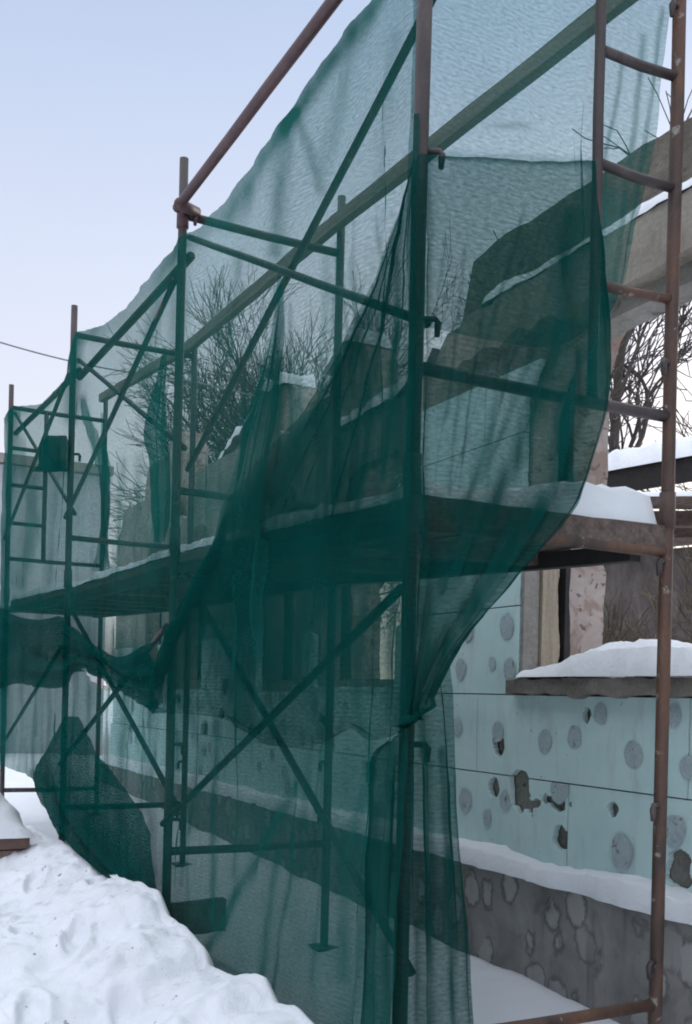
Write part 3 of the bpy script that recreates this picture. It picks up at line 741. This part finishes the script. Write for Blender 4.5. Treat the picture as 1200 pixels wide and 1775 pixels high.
hole = [tuple(A(*p))[1:] for p in ((150, 1160), (168, 1168), (196, 1188), (190, 1192), (172, 1188))]
hole2 = [tuple(A(*p))[1:] for p in ((289, 1445), (366, 1440), (372, 1560), (360, 1640), (330, 1610), (288, 1565))]
hole3 = [tuple(A(*p))[1:] for p in ((120, 1285), (170, 1240), (300, 1262), (296, 1330), (200, 1335), (128, 1320))]
hole4 = [tuple(A(*p))[1:] for p in ((318, 402), (372, 380), (352, 400), (322, 415))]
def inside(poly, y, z):
    c = False; n = len(poly)
    for i in range(n):
        (a, b_), (c2, d) = poly[i], poly[(i + 1) % n]
        if (b_ > z) != (d > z) and y < (c2 - a) * (z - b_) / (d - b_) + a: c = not c
    return c
def cut1(c, s, t):
    y = c.y + .02 * nz(c.y * 8, c.z * 8); z = c.z + .02 * nz(c.y * 8, c.z * 8, 5)
    return inside(hole, y, z)
f1 = Folds(5, 34, .006, .018, .008, .025)
G1 = [([(300, 430), (262, 560), (250, 650), (275, 720), (280, 900), (265, 1000)], 17, .36), ([(305, 430), (300, 640)], 12, .3), ([(500, 195), (490, 330), (480, 440)], 15, .45), ([(510, 190), (540, 260), (556, 330)], 9, .4), ([(495, 215), (440, 320), (400, 380)], 18, .4),
      ([(720, -100), (660, -20), (600, 70), (520, 190)], 15, .45), ([(20, 720), (12, 900), (6, 1100), (4, 1300)], 14, .65), ([(130, 590), (127, 720)], 16, .6), ([(482, 500), (488, 780)], 7, .5), ([(205, 500), (160, 575)], 10, .3),
      ([(510, 1360), (430, 1520), (358, 1645)], 9, .7), ([(512, 1360), (505, 1500), (472, 1730)], 4, .55), ([(375, 1250), (370, 1440), (364, 1600)], 5, .5), ([(640, 1300), (650, 1500), (600, 1790)], 11, .4),
      ([(565, 1240), (560, 1400), (545, 1700)], 5, .3), ([(590, 800), (575, 1240)], 8, .35), ([(60, 830), (35, 1010)], 12, .4), ([(100, 830), (85, 1010)], 8, .3), ([(430, 880), (440, 1100), (420, 1250)], 45, .5), ([(690, 520), (665, 830)], 4, .4), ([(715, 600), (702, 840)], 4, .4),
      ([(145, 690), (175, 790), (190, 830)], 7, .5), ([(20, 1060), (115, 1060), (190, 1130), (260, 1140)], 30, .35), ([(70, 1345), (150, 1430), (230, 1520)], 30, .5), ([(330, 420), (322, 640)], 8, .25), ([(350, 1660), (420, 1695)], 7, .5), ([(480, 1480), (455, 1700)], 6, .55), ([(450, 1330), (540, 1780)], 95, .22), ([(600, 1320), (640, 1780)], 50, .25), ([(640, 1290), (600, 1480), (590, 1700)], 9, .4), ([(300, 1180), (350, 1300), (330, 1440)], 12, .35), ([(150, 1130), (280, 1180)], 30, .5), ([(30, 760), (60, 900), (40, 1020)], 9, .35), ([(215, 800), (205, 980)], 7, .35), ([(240, 790), (235, 970)], 6, .3), ([(620, 60), (560, 300)], 12, .25), ([(690, 60), (650, 330)], 10, .2), ([(590, 420), (585, 560)], 6, .3), ([(410, 440), (400, 640)], 7, .25), ([(540, 1300), (520, 1500)], 8, .3)]
rg = random.Random(77)
for i in range(150):
    x0 = rg.uniform(0, 1) ** 1.4 * 700 + 5; ya = 1180 - x0 * 1.15 - 100 + rg.uniform(0, 500); yb = ya + rg.uniform(150, 600)
    G1.append(([(x0, ya), (x0 - 6 + rg.uniform(-25, 25) * (x0 / 500), (ya + yb) / 2), (x0 - 12 + rg.uniform(-30, 30) * (x0 / 500), yb)], rg.uniform(1.2, 3) + rg.uniform(0, 1) ** 3 * 9 * (x0 / 700), rg.uniform(.12, .40)))
def hem1(s, t, p): return 0
net_mesh(P1, 420, 170, 'debris_net', M_net, 'long thin green net sheet along the outer face of the scaffold', f1, cut1, .02, (7, 3), wrinkle=hem1, gathers=G1, fray=lambda s, t, p: -.36 * smooth((.040 - t) / .025))

# 2 the light net on the upper part of the near end
B_ = B
B = lambda x, y, o=0.: PY(x, y, Y0 + .03)
rows = [[B(716, -80), B(850, -70), B(960, -70), B(1060, -70), B(1175, -80)],
        [B(713, 120), B(850, 120), B(960, 125), B(1060, 130), B(1146, 140)],
        [B(711, 270), B(850, 285), B(960, 290), B(1040, 295), B(1122, 290)],
        [B(709, 400), B(850, 410), B(960, 410), B(1040, 420), B(1098, 400)],
        [B(708, 500), B(850, 520), B(960, 530), B(1030, 520), B(1084, 490)],
        [B(707, 560), B(850, 590), B(960, 600), B(1020, 570), B(1060, 545)]]
net_mesh(rows_fn(rows), 150, 90, 'debris_net', M_netlight, 'pale see-through net across the upper near end, left of the rusty post', Folds(8, 14, .004, .012, .006, .02, lambda r: 1 - .45 * r * r), None, .02, (1.0, 1.1), gathers=[([(1150, 20), (1122, 200), (1090, 420)], 5, .45), ([(1118, 60), (1085, 300), (1065, 520)], 6, .4), ([(1078, 110), (1050, 260), (1045, 540)], 4, .5), ([(1060, 330), (1050, 540)], 16, .35), ([(738, 265), (880, 275), (1030, 285)], 8, .35), ([(840, 212), (920, 222)], 4, .25)])

B = B_
# 3 the heavy drape: from the ladder stile round the near post and down the face
E = .03
def rowM(right, corner, left):
    return [B(*p, E) for p in right] + [B(*corner, E).lerp(A(*corner, E), .5)] + [A(*p, E) for p in left]
rows = [
 rowM([(1032, 281), (960, 278), (880, 273), (800, 268), (748, 264)], (726, 268), [(722, 274), (720, 280), (718, 286), (716, 292), (714, 298), (712, 304)]),
 rowM([(1037, 420), (965, 425), (885, 425), (800, 422), (745, 420)], (720, 420), [(710, 421), (700, 422), (690, 424), (682, 426), (674, 428), (667, 430)]),
 rowM([(1044, 560), (985, 575), (895, 580), (805, 570), (745, 562)], (716, 562), [(700, 563), (680, 566), (662, 569), (643, 572), (625, 576), (608, 582)]),
 rowM([(1043, 690), (995, 722), (905, 735), (805, 722), (745, 705)], (712, 702), [(685, 703), (655, 705), (622, 708), (590, 712), (556, 718), (522, 726)]),
 rowM([(1008, 825), (955, 860), (885, 880), (800, 868), (740, 855)], (708, 850), [(670, 850), (625, 852), (580, 855), (530, 858), (480, 862), (398, 870)]),
 rowM([(950, 925), (905, 955), (845, 975), (780, 965), (735, 955)], (704, 950), [(660, 950), (610, 950), (560, 950), (500, 952), (440, 955), (368, 958)]),
 rowM([(880, 1008), (845, 1035), (805, 1055), (760, 1062), (725, 1055)], (701, 1052), [(650, 1055), (600, 1055), (545, 1055), (480, 1052), (410, 1045), (325, 1032)]),
 rowM([(795, 1108), (772, 1140), (750, 1160), (730, 1170), (715, 1172)], (698, 1170), [(645, 1172), (595, 1172), (540, 1175), (470, 1175), (380, 1170), (266, 1160)]),
 rowM([(728, 1246), (722, 1252), (717, 1256), (711, 1260), (705, 1262)], (696, 1266), [(642, 1284), (600, 1262), (545, 1292), (455, 1288), (380, 1245), (262, 1236)]),
]
def densM(r): return r * .40 * (r) if random.Random(int(r * 1e6)).random() < .55 else .42 + .58 * random.Random(int(r * 1e6) + 1).random()
GM = []
for i in range(34):
    x0 = rg.uniform(560, 1030); ya = 300 + rg.uniform(0, 350) if x0 > 740 else 500 + rg.uniform(0, 350); ln = rg.uniform(120, 420)
    GM.append(([(x0, ya), (x0 - ln * (.12 if x0 < 850 else .3), ya + ln)], rg.uniform(1.5, 4.5), rg.uniform(.12, .35)))
def rimM(s, t, p):    # thick rolled hem at both free edges
    a = .028 * sin(min(s, .05) / .05 * pi * 1.0) * smooth(t * 4) if s < .05 else 0
    if s > .965: a += .05 * sin((s - .965) / .035 * pi * 2) * smooth((t - .45) * 5)
    if t > .96: a += .025 * sin((t - .96) / .04 * pi * 2)
    return a
net_mesh(rows_fn(rows), 360, 190, 'debris_net', M_netdense, 'heavy dark green net swag gathered around the near post', Folds(11, 22, .006, .016, .008, .03, densM), None, .02, (3.2, 2.6), wrinkle=rimM, gathers=GM + [([(1032, 290), (1035, 420), (1040, 560), (1036, 690)], 17, .75), ([(985, 380), (975, 560), (900, 790), (810, 950), (730, 1080)], 24, .6), ([(1010, 620), (965, 850), (850, 1000), (745, 1150), (705, 1240)], 34, .7), ([(940, 560), (880, 730), (790, 900)], 9, .4),
   ([(745, 275), (738, 700), (722, 1230)], 9, .45), ([(695, 300), (685, 700), (676, 1240)], 9, .45), ([(560, 1010), (640, 1180), (690, 1250)], 30, .35), ([(360, 1100), (520, 1160), (560, 1230)], 40, .35), ([(290, 1205), (450, 1265), (640, 1275)], 26, .4), ([(430, 900), (440, 1100), (430, 1250)], 50, .55), ([(385, 950), (330, 1040), (265, 1180)], 16, .75), ([(690, 330), (640, 520), (580, 680), (470, 850)], 28, .5), ([(560, 760), (540, 1000), (520, 1250)], 30, .35),
   ([(690, 560), (662, 830)], 5, .5), ([(706, 600), (695, 830)], 4, .5), ([(650, 620), (625, 860)], 8, .35), ([(745, 265), (880, 275), (1030, 285)], 4, .55), ([(800, 640), (780, 850)], 4, .3), ([(860, 620), (840, 850)], 4, .25), ([(750, 960), (735, 1180)], 16, .6), ([(640, 1000), (610, 1250)], 7, .4), ([(690, 1000), (670, 1250)], 7, .4)], fray=lambda s, t, p: (1.3 * smooth((t - .80 - .08 * nz(p.y * 6, 2.)) / .2) if s > .40 else 0) * smooth((s - .40) / .1) + 1.2 * smooth((s - .96) / .04) * smooth((.75 - t) / .2))

# 4 narrow tongue fanning from the crossing of the braces
rows = [[A(480, 478, .045), A(483, 478, .045), A(486, 478, .045), A(489, 478, .045)],
        [A(470, 560, .045), A(478, 560, .045), A(486, 560, .045), A(493, 560, .045)],
        [A(452, 645, .05), A(466, 645, .05), A(480, 645, .05), A(492, 645, .05)],
        [A(420, 745, .055), A(440, 745, .055), A(462, 745, .055), A(484, 745, .055)],
        [A(396, 840, .055), A(420, 840, .055), A(445, 842, .055), A(466, 842, .055)],
        [A(360, 960, .055), A(395, 962, .055), A(430, 965, .055), A(458, 968, .055)],
        [A(300, 1080, .055), A(350, 1082, .055), A(400, 1085, .055), A(450, 1090, .055)]]
net_mesh(rows_fn(rows), 60, 90, 'debris_net', M_net, 'narrow net tongue fanning down from the crossing of the braces', Folds(21, 9, .02, .06, .01, .03), None, .01, (.6, 1.8), fray=edges(.1, .1, 0, .3))

# 5 the tail hanging round the foot of the near post
E5 = .012
rows = [
 [B(772, 1118, E5), B(752, 1165, E5), B(728, 1212, E5), B(706, 1250, E5), A(692, 1268, E5), A(684, 1280, E5)],
 [B(786, 1200, E5), B(762, 1250, E5), B(733, 1285, E5), B(706, 1300, E5), A(680, 1305, E5), A(655, 1312, E5)],
 [B(792, 1340, E5), B(768, 1350, E5), B(736, 1358, E5), B(704, 1362, E5), A(677, 1365, E5), A(648, 1370, E5)],
 [B(803, 1500, E5), B(775, 1508, E5), B(738, 1515, E5), B(702, 1520, E5), A(672, 1520, E5), A(645, 1520, E5)],
 [B(816, 1650, E5), B(782, 1660, E5), B(740, 1665, E5), B(700, 1670, E5), A(668, 1670, E5), A(638, 1680, E5)],
 [B(828, 1840, E5), B(790, 1850, E5), B(742, 1855, E5), B(698, 1860, E5), A(664, 1860, E5), A(630, 1870, E5)]]
net_mesh(rows_fn(rows), 150, 110, 'debris_net', M_netdense, 'long tail of net hanging round the foot of the near post', Folds(31, 10, .012, .04, .01, .03), None, .012, (.7, 1.5), gathers=[([(735, 1240), (738, 1480), (742, 1800)], 10, .6), ([(677, 1290), (672, 1800)], 10, .55), ([(742, 1290), (750, 1800)], 8, .4), ([(765, 1300), (775, 1480), (788, 1800)], 6, .6), ([(655, 1400), (640, 1800)], 10, .45), ([(790, 1340), (820, 1800)], 5, .4), ([(720, 1600), (722, 1800)], 5, .5)])

# 6 dark corner of net trailing on the snow at the left
rows = [[A(112, 1242, .03), A(117, 1242, .03), A(124, 1242, .03), A(134, 1242, .03)],
        [A(84, 1300, .05), A(100, 1300, .05), A(125, 1300, .05), A(165, 1300, .05)],
        [A(58, 1345, .08), A(90, 1345, .07), A(135, 1345, .06), A(200, 1345, .05)],
        [A(78, 1405, .10), A(110, 1405, .08), A(160, 1405, .07), A(238, 1400, .06)],
        [A(120, 1465, .12), A(150, 1465, .10), A(198, 1462, .08), A(262, 1460, .06)],
        [A(205, 1540, .12), A(222, 1540, .10), A(245, 1540, .08), A(274, 1540, .06)]]
net_mesh(rows_fn(rows), 70, 70, 'debris_net', M_netpack, 'dark net corner trailing onto the snow at the left', Folds(41, 9, .03, .08, .01, .03), None, .02, (1, 1.3), fray=edges(.1, .6, .4, .05), frayk=.4)
# 7 bundled swag across the two far bays
tp = [(-3, 1050), (30, 1068), (70, 1076), (113, 1072), (130, 1092), (160, 1118), (205, 1142), (240, 1130), (275, 1110)]
bt = [(-4, 1195), (30, 1185), (70, 1192), (113, 1190), (130, 1165), (165, 1172), (205, 1200), (240, 1218), (268, 1238)]
rows = [[A(lerp(a[0], c[0], q), lerp(a[1], c[1], q), .03 + .04 * sin(q * pi)) for a, c in zip(tp, bt)] for q in (0, .25, .5, .75, 1)]
fs7 = Folds(43, 8, .05, .12, .02, .05)
net_mesh(rows_fn(rows), 150, 60, 'debris_net', M_netpack, 'sagging roll of net slung across the two far bays', lambda s, t: fs7(t, s), cut1, .02, (5, .8), fray=edges(0, .06, .12, .15), frayk=.3)
# 8, 9, 10 bunched strips
def strip_net(pts, label, seed, plane, mt=M_netpack, amp=.05, ga=()):
    rows = [[plane(lerp(x0, x1, q), y) for q in (0, .33, .66, 1)] for x0, x1, y in pts]
    return net_mesh(rows_fn(rows), 40, 60, 'debris_net', mt, label, Folds(seed, 7, .05, .12, amp * .4, amp), None, .02, (.5, 1.5), fray=edges(.1, .1, .1, .1), frayk=.2 if ga else .5, gathers=ga)
strip_net([(174, 180, 715), (172, 186, 760), (168, 192, 800), (176, 194, 850), (174, 194, 900), (166, 194, 955), (160, 196, 990)], 'bunched net strip hanging on the far inner post', 51, lambda x, y: PX(x, y, xi[3] - .05), M_netdense)
strip_net([(282, 290, 600), (272, 292, 680), (262, 292, 740), (266, 290, 800), (264, 288, 880), (260, 290, 940)], 'bunched net strip hanging beside the second post', 52, lambda x, y: A(x, y, -.1), M_netdense)
strip_net([(82, 116, 755), (70, 119, 768), (68, 119, 785), (66, 118, 805), (58, 118, 818)], 'square folded net patch hung over the far braces', 53, lambda x, y: A(x, y, .03), M_netpack, .03, [([(94, 762), (90, 812)], 40, .7)])
strip_net([(143, 149, 690), (148, 162, 735), (160, 180, 775), (168, 192, 810)], 'twisted net strip slanting to the far inner post', 54, lambda x, y: PX(x, y, 2.0), M_net, .02)

# ------------------------------------------------------------------ brick pile at the left
pc = PX(35, 1405, 1.0)
bp = thing('brick_pile', 'low pile of red brown bricks under snow by the far end', 'brick pile', (0, 0, 0))
Yb = PX(40, 1405, 1.15).y; zb = PX(40, 1432, 1.15).z
x_r = PY(72, 1405, Yb).x
zb = min(bank_h(x_r - .1 - q * .1, Yb) for q in range(8)) + .045
for r in range(3):
    for c in range(5):
        x1 = x_r - c * .262 - random.uniform(0, .015) - r * .03; z0 = zb - .075 + r * .072
        m = MB(); m.box((x1 - .25, Yb + random.uniform(-.02, .02), z0), (x1, Yb + .14, z0 + .066)); o = m.build('brick', M_brick, bp)
        md = o.modifiers.new('bevel', 'BEVEL'); md.width = .008; md.segments = 2
def of(u, v): return lerp(x_r - 1.5, x_r - .05 + .04 * nz(v * 6), u), lerp(Yb - .03 + .03 * nz(u * 9, 2.), Yb + .8, v)
snow_slab('snow_layer', of, 40, 24, lambda x, y: zb + .137, lambda x, y: (.06 + .20 * smooth((x_r - x) / .35 + .1)) * (.35 + .65 * smooth((y - Yb) / .25)) + .04 * fbm(x * 4, y * 4), 'rounded snow cap on the brick pile at the left')
MB().box((x_r - 1.5, Yb + .15, .1), (x_r - .45, Yb + .75, zb + .13)).build('brick_core', M_brick, bp)

DEBUG = False
# ------------------------------------------------------------------ trees
def tree(base, h, seed, label, lean=(0, 0), spread=.55, levels=5, r0=.12, mt=M_twig, mb=M_bark, name='bare_tree', group='bare trees behind the wall', ntw=3, multi=1, tw=.008, first=.25, kk=(5, 5, 4)):
    rr = random.Random(seed); tr = TM(); cr_ = TM()
    def grow(p, d, ln, r, lv):
        n = 5 if lv < 3 else (3 if lv < 5 else 2); pts = [p]; rs = [r]; q = p.copy(); dd = d.copy()
        for i in range(n):
            dd = (dd + Vector((rr.gauss(0, .21), rr.gauss(0, .21), rr.gauss(.02, .17))) * (.4 if lv == 0 else 1)).normalized()
            q = q + dd * ln / n; pts.append(q.copy()); rs.append(max(tw * .7, r * (1 - .45 * (i + 1) / n)))
        (tr if lv < 2 else cr_).tube(pts, rs, 8 if lv == 0 else (5 if lv < 3 else 3), cap=False)
        if lv >= levels: return
        k = kk[lv] if lv < 3 else ntw
        for i in range(k + (1 if rr.random() < .4 else 0)):
            t = first + (1 - first) * (i + rr.random()) / k if lv == 0 else .25 + .75 * (i + rr.random() * .9) / k
            t = min(t, .999); j = min(int(t * n), n - 1); o = pts[j].lerp(pts[j + 1], t * n - j); r1 = lerp(rs[j], rs[j + 1], t * n - j)
            ax = (pts[j + 1] - pts[j]).normalized(); a = rr.uniform(0, 2 * pi); pr = ax.orthogonal().normalized(); pr = Matrix.Rotation(a, 3, ax) @ pr
            sp_ = spread * rr.uniform(.6, 1.45)
            grow(o, (ax * cos(sp_) + pr * sin(sp_)).normalized(), ln * rr.uniform(.48, .78) * (1 - .25 * t if lv == 0 else 1), max(tw, r1 * rr.uniform(.45, .68)), lv + 1)
        grow(pts[-1], dd, ln * .62, rs[-1], lv + 1)
    root = thing(name, label, 'tree', base, group)
    for i in range(multi):
        d = Vector((lean[0] + rr.gauss(0, .2 if multi > 1 else .02), lean[1] + rr.gauss(0, .2 if multi > 1 else .02), 1)).normalized()
        grow(Vector(base) + Vector((rr.uniform(-.1, .1), rr.uniform(-.1, .1), 0)) * (multi > 1), d, h * .46, r0, 0)
    if DEBUG:
        q = [proj(v) for v in cr_.v]; print('TREE', label, min(a[0] for a in q), max(a[0] for a in q), min(a[1] for a in q), max(a[1] for a in q))
    tr.build('trunk', mb, root, smoothed=True, recalc=False); cr_.build('crown', mt, root, recalc=False)
    return root
def at(px, D): d = ray(px, CY + (px - CX) * sr); p = EYE + d * D; return (p.x, p.y, .1)
for px_, D_, h_, sd_, lb_ in ((452, 20, 8.2, 123, 'leftmost twiggy bare tree behind the wall, right of the second post'), (490, 23, 9.8, 102, 'twiggy bare tree behind the wall, under the crossing of the braces'), (530, 20, 8.2, 121, 'bare tree behind the wall, left of the heavy net swag'),
                             (556, 24, 10.2, 119, 'bare tree behind the second inner post, under the timber ledger')):
    tree(at(px_, D_), h_, sd_, lb_, levels=5, ntw=3, tw=.0075, spread=.42, first=.45, kk=(6, 5, 4))
tree(at(385, 26), 6.6, 108, 'small far bare tree just right of the second post', levels=4, ntw=3, tw=.010, spread=.45, first=.4)
tree(at(1119, 18), 11.5, 212, 'dark forked bare tree seen through the arched window', levels=4, ntw=3, tw=.014, spread=.50, r0=.19, first=.62, kk=(5, 4, 4))
tree(at(1225, 20), 10.5, 206, 'bare tree right of the rusty post, beyond the arched window', levels=4, ntw=3, tw=.013, spread=.55, r0=.17, first=.5, kk=(5, 4, 4))
tree(at(1078, 9.6), 2.5, 301, 'olive brown leafless bush in front of the barn wall', levels=4, ntw=3, tw=.006, spread=.5, r0=.02, mt=M_bush, mb=M_bush, name='bare_bush', group='leafless bushes by the barn', multi=4, first=.3, kk=(4, 3, 3))
tree(at(1185, 10.2), 2.9, 302, 'leafless bush behind the rusty post by the barn', levels=4, ntw=3, tw=.006, spread=.5, r0=.02, mt=M_bush, mb=M_bush, name='bare_bush', group='leafless bushes by the barn', multi=4, first=.3, kk=(4, 3, 3))

# ------------------------------------------------------------------ open shed and barn beyond the arched window
def lbl_frame(Dc, pxc): return at(pxc, Dc)
sh = thing('open_shed', 'black eaved open shed roof under snow beyond the window', 'shed', (0, 0, 0))
D1 = 8.2
a = PD(1000, 868, D1 + .5); b_ = PD(1290, 820, D1 - .5)
back = Vector((fwd.x, fwd.y, 0)) * 2.2
m = MB(); t = (b_ - a)
sl_ = Vector((0, 0, .35))
vs = [a, b_, b_ + back + sl_, a + back + sl_]; th = Vector((0, 0, .20))
m.add(vs + [v + th for v in vs], [(0, 3, 2, 1), (4, 5, 6, 7), (0, 1, 5, 4), (1, 2, 6, 5), (2, 3, 7, 6), (3, 0, 4, 7)]); m.build('roof', M_black, sh)
m = MB(); a2 = PD(990, 900, D1 + .35) ; b2 = PD(1290, 900, D1 - .45)
m.beam(a2, b2, .12, .12, 0, .004, 8); m.beam(a2 + back * .4 + Vector((0, 0, .05)), b2 + back * .4 + Vector((0, 0, .05)), .12, .12, 0, .004, 8); m.build('eave_beam', M_plank, sh)
m = MB(); a3 = PD(990, 872, D1 + .2); b3 = PD(1290, 872, D1 - .6); m.beam(a3, b3, .25, .05, 0, .004, 8); m.build('lower_board', M_plank, sh)
for px, D in ((1008, D1 + .7), (1262, D1 - .2)):
    p = PD(px, 905, D); rod('prop', (p.x, p.y, .1), (p.x, p.y, p.z + .35), .06, M_plank, sh, 8)
def of(u, v):
    p = (a + th).lerp(b_ + th, v) + (back + sl_) * u - Vector((fwd.x, fwd.y, 0)) * .05; return p.x, p.y
def zshed(x, y):
    q = Vector((x, y, 0)); d = (q - Vector((a.x, a.y, 0))); tt = Vector((t.x, t.y, 0)); bb = Vector((back.x, back.y, 0))
    det = tt.x * bb.y - tt.y * bb.x; u_ = (d.x * bb.y - d.y * bb.x) / det; v_ = (tt.x * d.y - tt.y * d.x) / det
    return a.z + th.z + t.z * u_ + sl_.z * v_
snow_slab('snow_layer', of, 16, 40, zshed, lambda x, y: .15 + .04 * fbm(x * 2, y * 2), 'thick snow on the black shed roof beyond the window')
def of(u, v):
    p = a3.lerp(b3, v) + Vector((fwd.x, fwd.y, 0)) * lerp(-.13, .13, u); return p.x, p.y
snow_slab('snow_layer', of, 8, 30, lambda x, y: lerp(a3.z, b3.z, clamp((Vector((x, y, 0)) - Vector((a3.x, a3.y, 0))).length / t.length)) + .027, lambda x, y: .045, 'thin line of snow on the lower shed board')

bn = thing('barn', 'low brown grey barn wall beyond the arched window', 'barn', (0, 0, 0))
a = PD(985, 968, 15.); b_ = PD(1330, 935, 13.5); m = MB()
bk = Vector((fwd.x, fwd.y, 0)) * 3
def prism(m, a, b_, z0, bk, za=None):
    vs = [Vector((a.x, a.y, z0)), Vector((b_.x, b_.y, z0)), Vector((b_.x, b_.y, b_.z)), Vector((a.x, a.y, a.z))]
    vs += [v + bk for v in vs]
    return m.add(vs, [(0, 1, 2, 3), (7, 6, 5, 4), (1, 0, 4, 5), (2, 1, 5, 6), (3, 2, 6, 7), (0, 3, 7, 4)])
prism(m, a, b_, 0, bk).build('wall', M_fence, bn)
m = MB(); o1 = Vector((0, 0, .002)); vs = [a - bk * .06 + o1, b_ - bk * .06 + o1, b_ + bk + o1 + Vector((0, 0, .5)), a + bk + o1 + Vector((0, 0, .5))]
m.add(vs + [v + Vector((0, 0, .12)) for v in vs], [(0, 3, 2, 1), (4, 5, 6, 7), (0, 1, 5, 4), (1, 2, 6, 5), (2, 3, 7, 6), (3, 0, 4, 7)]); m.build('roof', M_plank, bn)

# ------------------------------------------------------------------ pale house at the far left
ph = thing('pale_house', 'pale grey rendered house far behind the left bays', 'house', (0, 0, 0))
Yh = 16.5; x0h = -9.; x1h = PY(187, 900, Yh).x; zt = PY(150, 822, Yh).z
m = MB(); m.box((x0h, Yh, 0), (x1h, Yh + 7, zt)); m.build('wall', M_pale, ph)
m = MB(); zr = zt + .25
for q in (0,):
    vs = [(x0h - .3, Yh - .15, zt + .003), (x1h + .04, Yh - .15, zt + .003), (x1h + .04, Yh + 3.5, zr), (x0h - .3, Yh + 3.5, zr), (x1h + .04, Yh + 7.35, zt + .003), (x0h - .3, Yh + 7.35, zt + .003)]
    vs2 = [(x, y, z + .14) for x, y, z in vs]
    m.add(vs + vs2, [(0, 3, 2, 1), (3, 5, 4, 2), (6, 7, 8, 9), (9, 8, 10, 11), (0, 1, 7, 6), (4, 5, 11, 10), (1, 2, 8, 7), (2, 4, 10, 8), (0, 6, 9, 3), (3, 9, 11, 5)])
m.build('roof', M_conc, ph)
for xw in (-1.2, .6):
    f = TM().box((xw - .45, Yh - .05, 1.2), (xw + .45, Yh + .02, 2.6)).build('window', M_timber, ph)
    TM().box((xw - .38, Yh - .056, 1.27), (xw + .38, Yh - .051, 2.53)).build('pane', M_black, f)

# ------------------------------------------------------------------ overhead wire
p0 = PD(-120, 555, 14); p1 = PD(330, 660, 16); pts = [p0.lerp(p1, i / 20) + Vector((0, 0, -.12 * sin(pi * i / 20))) for i in range(21)]
p2 = p0 + (p0 - p1) * 1.5; pts = [p2] + pts + [p1 + (p1 - p0) * 1.2]
tag(MB().tube(pts, .011, 6).build('overhead_wire', M_cable, smoothed=True), 'thin grey overhead wire crossing the sky at the left', 'wire')
